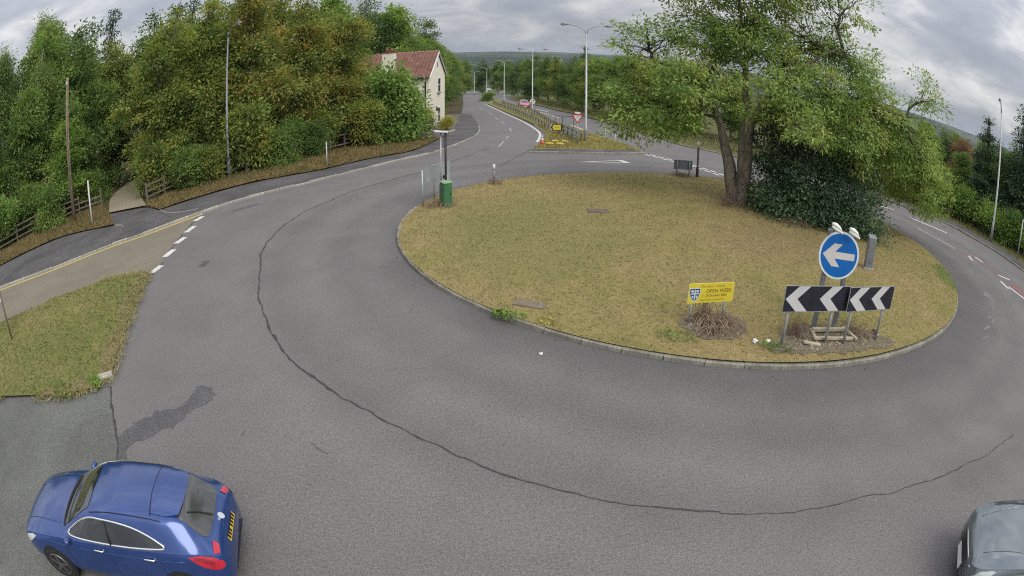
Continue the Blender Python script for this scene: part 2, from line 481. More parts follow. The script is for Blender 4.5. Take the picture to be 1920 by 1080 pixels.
M_buff = asphalt('buff_asphalt', (0.172, 0.152, 0.116), dark=0.72, lite=1.22, patch=0.13, ring=False, speck=30)
M_path = asphalt('dark_path_asphalt', (0.080, 0.076, 0.077), patch=0.35, ring=False, speck=24)
M_paving = asphalt('reddish_paving', (0.104, 0.094, 0.094), patch=0.3, ring=False, speck=12)
M_patch = asphalt('fresh_asphalt_patch', (0.091, 0.088, 0.091), ring=False, patch=0.25)
def turf(name, greens, straws, bias=0.5, fine=26, soil=0.15, island=False):
    t = NT(name); p = t.pos()
    big = t.noise(p, 0.28, 5, 0.6, 0.4); mid = t.noise(p, 1.9, 5, 0.65); sm = t.noise(p, fine, 4, 0.75)
    f = t.math('ADD', t.math('MULTIPLY', big, 0.65), t.math('MULTIPLY', mid, 0.35))
    m = t.ramp(f, [(bias - 0.14, 0.0), (bias + 0.12, 1.0)])
    a = t.ramp(sm, [(0.28, greens[0]), (0.5, greens[1]), (0.74, greens[2])])
    b = t.ramp(sm, [(0.28, straws[0]), (0.5, straws[1]), (0.74, straws[2])])
    c = t.mix(m, a, b)
    if island:
        # rings left by the mower and a damp, greener strip on the right rim
        s_ = t.n('ShaderNodeSeparateXYZ'); t.l(p, s_.inputs[0])
        def bump2(cx, cy, rx, ry):
            a_ = t.math('DIVIDE', t.math('SUBTRACT', s_.outputs[0], cx), rx); b_ = t.math('DIVIDE', t.math('SUBTRACT', s_.outputs[1], cy), ry)
            return t.math('ADD', t.math('MULTIPLY', a_, a_), t.math('MULTIPLY', b_, b_))
        rr = t.math('SQRT', bump2(10.5, 14.0, 1, 1))
        band = t.math('SINE', t.math('ADD', t.math('MULTIPLY', rr, 5.2), t.math('MULTIPLY', mid, 9.0)))
        c = t.mix(1.0, c, t.ramp(t.math('ADD', t.math('MULTIPLY', band, .5), .5), [(0.0, .95), (1.0, 1.04)]), 'MULTIPLY')
        c = t.mix(t.ramp(t.math('ADD', bump2(17.6, 14.2, 2.0, 4.2), t.math('MULTIPLY', mid, .9)), [(0.75, .85), (1.7, 0.0)]), c, t.ramp(sm, [(0.28, (0.060, 0.103, 0.024)), (0.74, (0.163, 0.215, 0.065))]))
        c = t.mix(t.ramp(t.math('ADD', bump2(0.5, 19.0, 5.0, 7.0), t.math('MULTIPLY', mid, .9)), [(0.7, .55), (1.6, 0.0)]), c, t.ramp(sm, [(0.28, (0.112, 0.120, 0.039)), (0.74, (0.258, 0.249, 0.099))]))
        c = t.mix(t.ramp(t.math('ADD', bump2(10.0, 18.0, 6.0, 4.0), t.math('MULTIPLY', mid, .9)), [(0.6, .5), (1.6, 0.0)]), c, t.ramp(sm, [(0.28, (0.133, 0.096, 0.052)), (0.74, (0.310, 0.237, 0.138))]))
    dk = t.ramp(t.noise(p, 5.2, 5, 0.7), [(0.55, 0.0), (0.75, soil * 4)])
    c = t.mix(dk, c, (0.075, 0.062, 0.042))
    t.bsdf(c, 0.95, 0, 0.1, t.bump(t.math('ADD', sm, mid), 0.9, 0.04))
    return t.m
STRAW = [(0.163, 0.121, 0.054), (0.287, 0.220, 0.103), (0.412, 0.328, 0.172)]
GREEN = [(0.118, 0.117, 0.034), (0.207, 0.195, 0.065), (0.301, 0.268, 0.103)]
LUSH = [(0.090, 0.100, 0.030), (0.169, 0.180, 0.060), (0.254, 0.254, 0.097)]
LITTER = [(0.075, 0.055, 0.030), (0.15, 0.108, 0.056), (0.24, 0.18, 0.10)]
M_island = turf('dry_mown_grass', GREEN, STRAW, 0.48, island=True)
M_lawn = turf('green_verge_grass', LUSH, STRAW, 0.60)
M_litter = turf('leaf_litter_verge', [(0.05, 0.055, 0.02), (0.10, 0.10, 0.035), (0.17, 0.15, 0.06)], LITTER, 0.40, 18)
M_dirt = turf('trodden_verge_edge', [(0.12, 0.115, 0.05), (0.20, 0.175, 0.08), (0.28, 0.23, 0.12)], [(0.11, 0.085, 0.05), (0.20, 0.155, 0.09), (0.31, 0.25, 0.15)], 0.48, 18, .05)
M_floor = turf('woodland_floor', [(0.03, 0.035, 0.014), (0.06, 0.065, 0.025), (0.10, 0.10, 0.04)], [(0.04, 0.03, 0.02), (0.08, 0.055, 0.03), (0.13, 0.09, 0.05)], 0.5, 12)
M_track = turf('gravel_track', [(0.12, 0.105, 0.06), (0.19, 0.165, 0.10), (0.28, 0.24, 0.16)], [(0.17, 0.145, 0.10), (0.26, 0.225, 0.165), (0.36, 0.32, 0.25)], 0.46, 14, 0.05)
M_rverge = turf('rough_verge_grass', [(0.04, 0.05, 0.018), (0.085, 0.095, 0.034), (0.14, 0.14, 0.055)], [(0.09, 0.075, 0.035), (0.16, 0.13, 0.06), (0.23, 0.19, 0.10)], 0.55, 10)
M_soil = turf('bare_soil', [(0.10, 0.09, 0.05), (0.17, 0.145, 0.085), (0.27, 0.235, 0.15)], [(0.08, 0.065, 0.05), (0.155, 0.125, 0.095), (0.31, 0.27, 0.22)], 0.5, 16, 0.05)
M_field = turf('far_country', [(0.035, 0.05, 0.02), (0.055, 0.075, 0.03), (0.08, 0.10, 0.04)], [(0.10, 0.11, 0.05), (0.16, 0.15, 0.08), (0.2, 0.19, 0.12)], 0.55, 0.08)
M_kerb = simple('weathered_concrete', (0.258, 0.245, 0.202), 0.9, 0, 0.35, 5.0, 0.5, dirt=(0.103, 0.095, 0.073))
M_kerb_white = simple('pale_concrete_kerb', (0.361, 0.344, 0.297), 0.9, 0, 0.26, 3.0, 0.4, dirt=(0.146, 0.138, 0.112))
for km in (M_kerb, M_kerb_white):
    nt = km.node_tree; bs = next(n for n in nt.nodes if n.type == 'BSDF_PRINCIPLED'); src = bs.inputs['Base Color'].links[0].from_socket
    oi = nt.nodes.new('ShaderNodeObjectInfo'); mr = nt.nodes.new('ShaderNodeMapRange'); mr.inputs[3].default_value = .74; mr.inputs[4].default_value = 1.02
    nt.links.new(oi.outputs['Random'], mr.inputs[0]); vs_ = nt.nodes.new('ShaderNodeVectorMath'); vs_.operation = 'SCALE'
    nt.links.new(src, vs_.inputs[0]); nt.links.new(mr.outputs[0], vs_.inputs['Scale']); nt.links.new(vs_.outputs[0], bs.inputs['Base Color'])
def paint(name, col, wear=0.5, under=(0.15, 0.145, 0.15)):
    t = NT(name); p = t.pos()
    w = t.ramp(t.noise(p, 7.0, 6, 0.75), [(wear - 0.03, 0.0), (wear + 0.10, 0.85)])
    c = t.mix(w, col, under)
    t.bsdf(c, 0.7, 0, 0.3)
    return t.m
M_white = paint('white_road_paint', (0.568, 0.559, 0.525), 0.55)
M_white2 = paint('worn_white_road_paint', (0.430, 0.421, 0.396), 0.48)
M_yellow = paint('yellow_road_paint', (0.447, 0.344, 0.120), 0.58, (0.172, 0.146, 0.095))
M_red = paint('red_road_surfacing', (0.202, 0.090, 0.086), 0.5)
M_crack = simple('bitumen_joint', (0.042, 0.040, 0.042), 0.7, 0, 0.4, 9)

# ------------------------------------------------------------------ roads
def grid_sheet(name, xs, ys, zf, mat):
    X, Y = np.meshgrid(xs, ys); Z = zf(X, Y)
    v = np.stack([X.ravel(), Y.ravel(), Z.ravel()], 1); nx, ny = len(xs), len(ys)
    i, j = np.meshgrid(np.arange(nx - 1), np.arange(ny - 1)); a = (j * nx + i).ravel()
    f = np.stack([a, a + 1, a + nx + 1, a + nx], 1)
    return link(name, npmesh(name, v, f, 4, mat, True))
road = tag(grid_sheet('road', np.arange(-36, 45, 1.0), np.concatenate([np.arange(-30, 130, 1.0), np.arange(130, 340, 3.0)]), T, M_asphalt), kind='structure')
def on(z):
    return lambda x, y: T(x, y) + z
lk = smooth_line(L['left_kerb'], 0.45)
re_ = smooth_line(L['right_edge'], 0.9)
# buff side road that runs off to the left
se = L['side_edge']
side_poly = [p for p in lk if p[0] < se[0][0] + 0.05] + [tuple(p) for p in resample(se, 0.8)] + [(-13.2, 15.0), (-14.6, 14.5), (-16.6, 12.6), (-18.6, 10.3), (-26, 2.5), (-34, -4), (-36, 2)]
sheet('side_road', side_poly, on(0.004), M_buff, 1.2)
# near arm at the lower left
sb = L['seam_bl']
sheet('arm_road', [(-9.2, 8.5)] + [tuple(p) for p in resample(sb, 0.5)] + [(-6.4, 4.6), (-5.6, 2.6), (-5.2, -2), (-5.2, -12), (-30, -12), (-22, 3.2), (-13.3, 6.6), (-11.4, 7.3), (-10.0, 7.85)], on(0.005), M_asph_arm, 1.2)
def mark(name, verts, faces, mat, parent=road):
    me = bpy.data.meshes.new(name); me.from_pydata(verts, [], faces); me.materials.append(mat); me.update()
    return link(name, me, parent)
def line_mark(name, pts, width, mat, off=0.0, z=0.008, step=0.6, smooth=True, jitter=0.0, seed=0):
    ln = smooth_line(pts, step) if smooth and len(pts) > 2 else resample(pts, step)
    v, f = strip(ln, width, z, off, jitter, seed)
    return mark(name, v, f, mat)
def poly_mark(name, pts, mat, z=0.009):
    v = [(x, y, Tz(x, y) + z) for x, y in pts]
    return mark(name, v, [tuple(range(len(v)))], mat)
def seg(p, q, w, mat, name='painted_dash', z=0.009):
    return line_mark(name, [p, q], w, mat, 0, z, 1.0, False)
G = L['gw_left']
for i in range(0, 10, 2):
    seg(G[i], G[i + 1], 0.30, M_white)
seg((-14.36, 22.98), (-14.30, 23.25), 0.2, M_white2)
for i, p in enumerate(L['lane_left']):
    q = L['lane_left'][min(i + 1, 6)]; o = L['lane_left'][max(i - 1, 0)]
    d = np.array(q) - np.array(o); d /= np.hypot(*d)
    k = 1.6 + 0.02 * p[1] - (1.2 if i == 1 else 0)
    seg(np.array(p) - d * k * .8, np.array(p) + d * k * .8, 0.11, M_white2)
LR = L['lane_right']
for i in range(0, 10, 2):
    seg(LR[i], LR[i + 1], 0.22, M_white)
gr = smooth_line(L['gw_right'], 0.15)
for row in (0.0, 0.42):
    g2 = offset_line(gr, row)
    for i in range(0, len(g2) - 5, 6):
        seg(g2[i], g2[i + 4], 0.22, M_white)
a, b, c = (np.array(p) for p in L['gw_tri'])
cen = (a + b + c) / 3
for p, q in ((a, b), (b, c), (c, a)):
    pi, qi = cen + (p - cen) * 0.62, cen + (q - cen) * 0.62
    poly_mark('give_way_triangle', [tuple(p), tuple(q), tuple(qi), tuple(pi)], M_white, 0.008)
for nm, w in (('rl_a', 0.22), ('rl_w', 0.16), ('rl_v', 0.20)):
    for i in range(0, len(L[nm]), 2):
        seg(L[nm][i], L[nm][i + 1], w, M_white)
seg(*L['rl_b'], 0.14, M_white2, 'worn_line'); seg(*L['rl_c'], 0.12, M_white2, 'worn_line')
line_mark('red_hatch', L['rl_red'], 0.42, M_red, 0, 0.006)
poly_mark('red_hatch', L['rl_red2'], M_red, 0.006)
# yellow no-waiting line and the pale edge line of the dual carriageway
ylk = [p for p in lk if -23 < p[0] < -14.2]
line_mark('yellow_line', ylk, 0.20, M_yellow, -0.17, 0.010, 0.5)
mk = smooth_line(L['mid_kerb'], 0.6)
line_mark('edge_line', [p for p in mk if p[1] > 44], 0.20, M_white, -0.42, 0.008)
# joints, cracks and the patched trench
def crack(pts, w, seed, jit=0.035, z=0.0065, sub=0.16, gap=0.022):
    ln = smooth_line(pts, sub)
    r_ = np.random.default_rng(seed)
    wob = np.cumsum(r_.normal(0, 0.02, len(ln))); wob -= np.linspace(0, wob[-1], len(ln)); wob = np.clip(wob, -0.12, 0.12)
    ln = offset_line(ln, 0) + (offset_line(ln, 1.0) - ln) * wob[:, None]
    wd_ = np.clip(w * (0.55 + 0.9 * np.abs(r_.normal(0, 0.6, len(ln)))), 0.012, 2.6 * w)
    a = ln + (offset_line(ln, 1.0) - ln) * (wd_ / 2)[:, None]; b = ln - (offset_line(ln, 1.0) - ln) * (wd_ / 2)[:, None]
    n = len(ln)
    v = [(x, y, Tz(x, y) + z) for x, y in a] + [(x, y, Tz(x, y) + z) for x, y in b]
    keep = [i for i in range(n - 1)]
    run = 0
    fs = []
    for i in keep:
        if run == 0 and r_.random() < gap:
            run = int(r_.integers(1, 5))
        if run > 0:
            run -= 1
            continue
        fs.append((n + i, n + i + 1, i + 1, i))
    return mark('road_joint', v, fs, M_crack)
crack(L['arc'][:11], 0.048, 3, gap=.008)
crack(L['arc'][10:17], 0.050, 4, gap=0)
crack(L['arc'][16:23], 0.032, 5, gap=0)
crack(L['arc'][22:], 0.020, 15, gap=.015)
crack(L['crack'], 0.05, 6); crack(L['seam_bl'], 0.06, 7)
crack([(-13.9, 14.9), (-12.31, 15.43), (-14.33, 22.7)][1:], 0.06, 8)
for k in range(14):                                   # short hairline cracks
    ang = rng.uniform(0, 2 * math.pi); rr_ = rng.uniform(11.8, 18)
    p0 = np.array((7.5 + rr_ * math.cos(ang), 20 + rr_ * math.sin(ang)))
    if p0[1] > 26 or p0[1] < 4:
        continue
    d = rng.normal(0, 1, 2); d /= np.hypot(*d)
    crack([p0, p0 + d * 0.25 + rng.normal(0, 0.05, 2), p0 + d * rng.uniform(0.35, 0.6)], 0.010, 20 + k, sub=0.06)
def ragged(poly, amp, seed):
    r_ = np.random.default_rng(seed); p = smooth_line(poly, 0.12, True)
    return p + r_.normal(0, amp, p.shape)
sheet('asphalt_patch', ragged(L['patch'], 0.05, 1), on(0.006), M_patch, 0.4, parent=road)
sheet('asphalt_patch', ragged([(-10.5, 16.4), (-10.3, 16.1), (-10.2, 16.5), (-10.3, 16.8), (-10.5, 16.7)], 0.045, 2), on(0.006), M_patch, 0.4, parent=road)
sheet('asphalt_patch', ragged([(-12.6, 23.2), (-12.0, 23.5), (-11.5, 24.3), (-11.8, 24.3), (-12.3, 23.8)], 0.03, 3), on(0.006), M_patch, 0.4, parent=road)

M_scuff = paint('tyre_scuffed_asphalt', (0.185, 0.182, 0.18), 0.46, (0.128, 0.121, 0.12))
for k in range(13):
    f = rng.random(); ang = R(-62 + 50 * f); rad = 10.95 + .9 * f + rng.uniform(.1, .5)
    c_ = np.array((8.2 + rad / .93 * math.cos(ang), 20 + rad * math.sin(ang)))
    d_ = np.array((math.cos(ang + R(70)), math.sin(ang + R(70)))) * rng.uniform(.15, .45)
    seg(c_ - d_, c_ + d_, rng.uniform(.06, .2), M_scuff, 'tyre_scuff', .0055)

# ------------------------------------------------------------------ raised ground: island, verges, footpath
isl = smooth_line(L['island'], 0.3, True)
isl_in = offset_line(isl, 0.06, True)
IC = np.array((8.2, 20.0))
def Iz(x, y):
    x = np.asarray(x, float); y = np.asarray(y, float)
    d = np.hypot((x - IC[0]) * 0.93, y - IC[1]) / 11.2
    return T(x, y) + 0.105 + 0.32 * np.clip(1 - d ** 2, 0, 1)
def IZ(x, y):
    return float(Iz(x, y))
island = sheet('roundabout_island', isl_in, Iz, M_island, 0.6)
def kerb_mesh(name, mat, w=0.125, h=0.112, l=1.0):
    prof = [(0, -0.08), (0.006, h - 0.03), (0.03, h - 0.004), (w, h), (w, -0.08)]      # (across, up); 0 is the road face
    vs = [(-l / 2, a, b) for a, b in prof] + [(l / 2, a, b) for a, b in prof]; n = len(prof)
    fs = [tuple(range(n)), tuple(reversed(range(n, 2 * n)))] + [(i, n + i, n + (i + 1) % n, (i + 1) % n) for i in range(n)]
    me = bpy.data.meshes.new(name); me.from_pydata(vs, [], fs); me.materials.append(mat); me.update()
    return me
K1, K2 = kerb_mesh('kerb_stone', M_kerb), kerb_mesh('kerb_stone', M_kerb_white)
def kerb_run(line, parent, me, side=1, closed=False, length=0.915, skip=0.0, dz=0.0, seed=1):
    """one stone after another along a line; side = +1 when the raised ground is to the left"""
    r_ = np.random.default_rng(seed)
    q = resample(line, length, closed)
    n = len(q)
    for i in range(n if closed else n - 1):
        p0, p1 = q[i], q[(i + 1) % n]
        if r_.random() < skip:
            continue
        m = (p0 + p1) / 2; d = p1 - p0; l = np.hypot(*d)
        o = bpy.data.objects.new('kerb_stone', me); C.objects.link(o); o.parent = parent
        z0, z1 = Tz(*p0), Tz(*p1)
        o.location = (m[0], m[1], (z0 + z1) / 2 + dz + r_.normal(0, 0.006))
        rz = math.atan2(d[1], d[0]) + (0 if side > 0 else math.pi)
        o.rotation_euler = (r_.normal(0, 0.02), -math.atan2(z1 - z0, l) * (1 if side > 0 else -1) + r_.normal(0, 0.004), rz + r_.normal(0, 0.006))
        o.scale = (l - 0.018, 1 + r_.normal(0, 0.04), 1)
kerb_run(isl, island, K1, 1, True, 0.915, 0.02)

# left footpath and verge
pa, pb = smooth_line(L['path_back_a'], 0.6), smooth_line(L['path_back_b'], 0.6)
lko = offset_line(lk, 0.06)
def near_y(line, x0, x1, axis=0):
    return [tuple(p) for p in line if x0 <= p[axis] <= x1]
foot_poly = [tuple(p) for p in lko if p[0] > -23.5] [::-1] + [(-26.74 + 0.9, 16.0)] + [tuple(p) for p in pa] + [(-22.7, 24.7), (-19.84, 25.37)] + [tuple(p) for p in pb]
lk2 = lko[(lko[:, 1] < 84)]
foot_poly = [tuple(p) for p in lk2[::-1]] + [(-24.6, 12.3), (-28.6, 14.3)] + [tuple(p) for p in pa] + [tuple(p) for p in resample(L['drive_throat'], 0.6)[1:-1]] + [tuple(p) for p in pb]
footpath = sheet('footpath', foot_poly, on(0.108), M_path, 0.9)
kerb_run(lk[(lk[:, 1] < 60)], footpath, K2, 1, False, 0.915)
edge_g = kerb_mesh('path_edging', M_kerb, 0.06, 0.125)
# rounded kerbs of the field entrance
for arc in ([(-19.97, 22.06), (-19.4, 22.0), (-18.95, 21.65), (-18.75, 21.1), (-18.95, 20.4), (-19.3, 19.6)], [(-17.98, 24.29), (-17.2, 23.7), (-16.4, 23.45), (-15.6, 23.5), (-14.9, 23.8)]):
    kerb_run(smooth_line(arc, 0.2), footpath, edge_g, 1, False, 0.6, dz=0.012)
wood_poly = [tuple(p) for p in pb[::-1]] + [tuple(p) for p in resample(L['drive_throat'], 0.6)[1:-1][::-1]] + [tuple(p) for p in pa[::-1]] + [(-28.6, 14.3), (-36, 9), (-70, -10), (-170, 10), (-170, 260), (-22, 260), (-15, 180), (-10, 120)]
def wood_z(x, y):
    return T(x, y) + 0.13 + 0.02 * np.sin(np.asarray(x) * 2.1) * np.cos(np.asarray(y) * 1.7)
woodfloor = sheet('woodland_floor', wood_poly, wood_z, M_floor, 4.0)
# leaf-strewn verge strip between the footpath and the fence
fa, fb = smooth_line(L['fence_a'], 0.8), smooth_line(L['fence_b'], 0.8)
sheet('verge', [tuple(p) for p in pa] + [(-22.9, 24.8)] + [tuple(p) for p in fa[::-1]] + [(-33, 14.5), (-28.6, 14.3)], lambda x, y: wood_z(x, y) + 0.05, M_litter, 1.0)
sheet('verge', [tuple(p) for p in pb if p[1] < 47] + [(-8.6, 48), (-10.6, 46)] + [tuple(p) for p in fb[::-1]] + [(-19.84, 25.45)], lambda x, y: wood_z(x, y) + 0.05, M_litter, 1.0)
sheet('farm_track', [tuple(p) for p in smooth_line(L['driveway'], 0.8)], lambda x, y: wood_z(x, y) + 0.08, M_track, 1.0)
sheet('forecourt', [tuple(p) for p in pb if p[1] > 39] + [(-9.0, 84), (-9.4, 70), (-8.6, 62.5), (-9.0, 56), (-8.9, 47)], lambda x, y: wood_z(x, y) + 0.02, M_paving, 1.4)
# near-left grass
gt = smooth_line(L['grass_tri'][2:11], 0.4)
gt = np.vstack([gt, [(-13.3, 6.7), (-18, 5.0), (-30, 0.0), (-30, -2), (-24, 5.0), (-18.36, 10.65), (-16.4, 12.95)]])
lawn = sheet('grass_verge', gt, lambda x, y: T(x, y) + 0.075 + 0.02 * np.sin(np.asarray(x) * 1.3) * np.cos(np.asarray(y) * 1.1), M_lawn, 0.6)
kerb_run(np.array([(-13.0, 15.42), (-12.68, 15.38), (-12.35, 14.9), (-11.96, 14.07), (-11.45, 13.0)]), lawn, K1, 1, False, 0.6, 0.25, -0.045, 4)
kerb_run(np.array([(-16.4, 12.98), (-14.5, 14.92), (-13.0, 15.42)]), lawn, K1, -1, False, 0.915, 0.1, -0.05, 5)
de = smooth_line([(-12.5, 15.2), (-11.96, 14.02), (-10.96, 11.9), (-10.06, 10.05), (-9.5, 8.85), (-9.55, 8.55), (-10.1, 7.85), (-11.4, 7.3)], .25)
dv = np.vstack([offset_line(de, .06) + rng.normal(0, .04, de.shape), (offset_line(de, -.42) + rng.normal(0, .10, de.shape))[::-1]])
sheet('dirt_edge', dv, lambda x, y: T(x, y) + .081 + .02 * np.sin(np.asarray(x) * 1.3) * np.cos(np.asarray(y) * 1.1), M_dirt, .25, parent=lawn)
o = MB().box((0, 0, 0), (0.55, 0.26, 0.16), Matrix.Rotation(0.7, 3, 'Z') @ Matrix.Rotation(0.15, 3, 'X'), 0.85).build('broken_kerb', M_kerb_white, lawn, bevel=0.03, loc=(-9.55, 8.72, 0.05))
# splitter island / central reservation
sf, sr = smooth_line(L['split_front'], 0.5), smooth_line(L['split_right'], 0.8)
split_poly = [tuple(p) for p in offset_line(mk, 0.06)] + [tuple(p) for p in offset_line(sf, 0.06)[1:]] + [tuple(p) for p in offset_line(sr, 0.06)[1:]]
splitter = sheet('central_reservation', split_poly, on(0.10), M_lawn, 1.2)
kerb_run(mk[mk[:, 1] < 62], splitter, K2, 1, False, 0.915, seed=6)
kerb_run(sf, splitter, K1, 1, False, 0.915, seed=7)
kerb_run(sr[sr[:, 1] < 60], splitter, K1, 1, False, 0.915, seed=8)
def front_strip(x, y):
    return T(x, y) + 0.112
sheet('paved_nose', [tuple(p) for p in offset_line(sf, 0.14)] + [tuple(p) for p in offset_line(sf, 1.7)[::-1]], front_strip, M_path, 0.8)
# right-hand verge
right_poly = [tuple(p) for p in offset_line(re_, 0.06)] + [(28.5, 12), (29.5, 4), (31, -12), (150, -40), (190, 60), (170, 260), (10, 260)]
def right_z(x, y):
    return T(x, y) + 0.10
rightverge = sheet('right_verge', right_poly, right_z, M_rverge, 3.0)
kerb_run(re_[(re_[:, 1] < 62) & (re_[:, 1] > 14)], rightverge, K1, 1, False, 0.915, seed=9)
rp = re_[(re_[:, 0] > 22)]
sheet('right_footpath', [tuple(p) for p in offset_line(rp, 0.14)] + [tuple(p) for p in offset_line(rp, 1.7)[::-1]], lambda x, y: right_z(x, y) + 0.006, M_path, 0.9)

# ------------------------------------------------------------------ far country
def polar(name, radii, nphi, zf, mat):
    ph = np.linspace(0, 2 * math.pi, nphi, endpoint=False)
    Rr, P = np.meshgrid(radii, ph, indexing='ij'); X, Y = Rr * np.sin(P), Rr * np.cos(P)
    v = np.stack([X.ravel(), Y.ravel(), zf(X, Y, Rr).ravel()], 1)
    i, j = np.meshgrid(np.arange(len(radii) - 1), np.arange(nphi), indexing='ij')
    a = (i * nphi + j).ravel(); b = (i * nphi + (j + 1) % nphi).ravel()
    f = np.stack([a, b, b + nphi, a + nphi], 1)
    return link(name, npmesh(name, v, f[:, ::-1], 4, mat, True))
def ground_z(X, Y, Rr):
    return np.maximum(T(X, Y), -44) - 0.5
tag(polar('ground', np.concatenate([[0.5], np.geomspace(8, 1150, 60)]), 160, ground_z, M_field), kind='structure')
def hill_z(X, Y, Rr):
    s = np.clip((Rr - 1000) / 3600, 0, 1); s = s * s * (3 - 2 * s)
    b = 10 * np.sin(X / 610 + 1) * np.cos(Y / 730) + 6 * np.sin(X / 260 + 2 * np.cos(Y / 300)) + 2.5 * np.sin(X / 90) * np.cos(Y / 77)
    return -46 + 84 * s + b * s * 0.42
def hillmat():
    t = NT('far_hillside'); p = t.pos()
    v = t.n('ShaderNodeTexVoronoi'); v.inputs['Scale'].default_value = 0.0042; t.l(p, v.inputs['Vector'])
    sepc = t.n('ShaderNodeSeparateColor'); t.l(v.outputs['Color'], sepc.inputs[0])
    f = t.math('ADD', t.math('MULTIPLY', sepc.outputs[0], 0.6), t.math('MULTIPLY', t.noise(p, 0.006, 5, 0.6), 0.5))
    c = t.ramp(f, [(0.35, (0.022, 0.034, 0.018)), (0.60, (0.034, 0.048, 0.024)), (0.70, (0.065, 0.078, 0.036)), (0.9, (0.11, 0.105, 0.065))])
    tw = t.ramp(t.noise(p, 0.02, 5, 0.8), [(0.60, 0.0), (0.66, 0.7)])
    c = t.mix(tw, c, (0.17, 0.15, 0.14))
    t.bsdf(c, 1.0, 0, 0.0)
    return t.m
tag(polar('hills', np.concatenate([np.linspace(1050, 5200, 60), np.geomspace(5400, 14000, 8)]), 420, hill_z, hillmat()), kind='structure')

# ------------------------------------------------------------------ street furniture materials
M_galv = simple('galvanised_steel', (0.36, 0.37, 0.37), 0.5, 0.35, 0.2, 5)
M_galv_dk = simple('dull_grey_steel', (0.20, 0.21, 0.225), 0.55, 0.3, 0.2, 5)
M_signback = simple('sign_back_aluminium', (0.34, 0.38, 0.41), 0.5, 0.25, 0.15, 2)
M_blue = simple('blue_sign_face', (0.010, 0.135, 0.46), 0.4, 0, 0.06, 2, dirt=(0.02, 0.15, 0.42))
M_signwhite = simple('white_sign_face', (0.62, 0.60, 0.57), 0.45, 0, 0.08, 3)
M_rim = simple('pale_sign_rim', (0.70, 0.75, 0.78), 0.45, 0, 0.05, 3)
M_black = simple('black_sign_face', (0.018, 0.018, 0.028), 0.45, 0, 0.25, 3)
M_chev = simple('grey_white_sheeting', (0.52, 0.52, 0.51), 0.5, 0, 0.1, 3)
M_signyellow = simple('yellow_sign_face', (0.58, 0.48, 0.04), 0.5, 0, 0.08, 3)
M_signyellow_dk = simple('mustard_lettering', (0.12, 0.09, 0.01), 0.6, 0, 0.1, 3)
M_paleyellow = simple('pale_yellow_lettering', (0.30, 0.22, 0.03), 0.6, 0, 0.1, 3)
M_navy = simple('navy_crest', (0.02, 0.035, 0.09), 0.5, 0, 0.15, 10)
M_crest = simple('pale_crest', (0.48, 0.55, 0.62), 0.5, 0, 0.1, 10)
M_redrim = simple('red_sign_rim', (0.42, 0.035, 0.045), 0.5, 0, 0.1, 3)
M_cabinet = simple('green_cabinet_paint', (0.045, 0.145, 0.062), 0.55, 0, 0.22, 4, dirt=(0.07, 0.12, 0.06))
M_cabtop = simple('pale_green_lid', (0.20, 0.31, 0.18), 0.6, 0, 0.15, 4)
M_blackpole = simple('black_plastic', (0.015, 0.016, 0.017), 0.5, 0, 0.2, 5)
M_lampwhite = simple('white_plastic', (0.72, 0.74, 0.66), 0.45, 0, 0.08, 6)
M_wood = simple('weathered_timber', (0.15, 0.125, 0.095), 0.9, 0, 0.35, 7, 0.5)
M_woodpale = simple('pale_timber', (0.38, 0.33, 0.24), 0.85, 0, 0.25, 7, 0.4)
M_poleWood = simple('brown_pole_timber', (0.22, 0.17, 0.12), 0.9, 0, 0.3, 4, 0.4)
M_orange = simple('orange_plastic', (0.55, 0.10, 0.03), 0.6, 0, 0.1, 5)
M_sandbag = simple('yellow_sandbag', (0.55, 0.43, 0.08), 0.8, 0, 0.2, 6)
M_steelrail = simple('weathered_barrier_steel', (0.50, 0.46, 0.37), 0.6, 0.3, 0.25, 3, dirt=(0.16, 0.12, 0.08))
M_railnew = simple('bright_barrier_steel', (0.42, 0.44, 0.46), 0.45, 0.4, 0.15, 3)

def text_mesh(name, s, size, mat, parent, M, depth=0.002, shear=0.0, spacing=1.0):
    cu = bpy.data.curves.new('lettering', 'FONT'); cu.body = s; cu.size = size; cu.extrude = depth; cu.shear = shear; cu.space_character = spacing
    cu.align_x = 'LEFT'; cu.align_y = 'BOTTOM_BASELINE'; cu.resolution_u = 3
    o = bpy.data.objects.new('lettering', cu); C.objects.link(o)
    me = bpy.data.meshes.new_from_object(o.evaluated_get(bpy.context.evaluated_depsgraph_get()))
    bpy.data.objects.remove(o); bpy.data.curves.remove(cu)
    me.transform(M); me.materials.clear(); me.materials.append(mat)
    return tag(link(name, me, parent), kind='stuff')
def sub(M, x, y, z):
    return M @ Matrix.Translation((x, y, z))
def circle(r, n=48):
    return [(r * math.cos(2 * math.pi * k / n), r * math.sin(2 * math.pi * k / n)) for k in range(n)]
def post(x, y, h, r, parent, mat, name='post', base=None, n=12, z0=-0.15, square=False):
    """post in its thing's own coordinates"""
    if square:
        return MB().box((x, y, (h + z0) / 2), (r * 2, r * 2, h - z0)).build(name, mat, parent, bevel=0.006)
    return MB().tube([(x, y, z0), (x, y, h)], r, n).build(name, mat, parent, True)

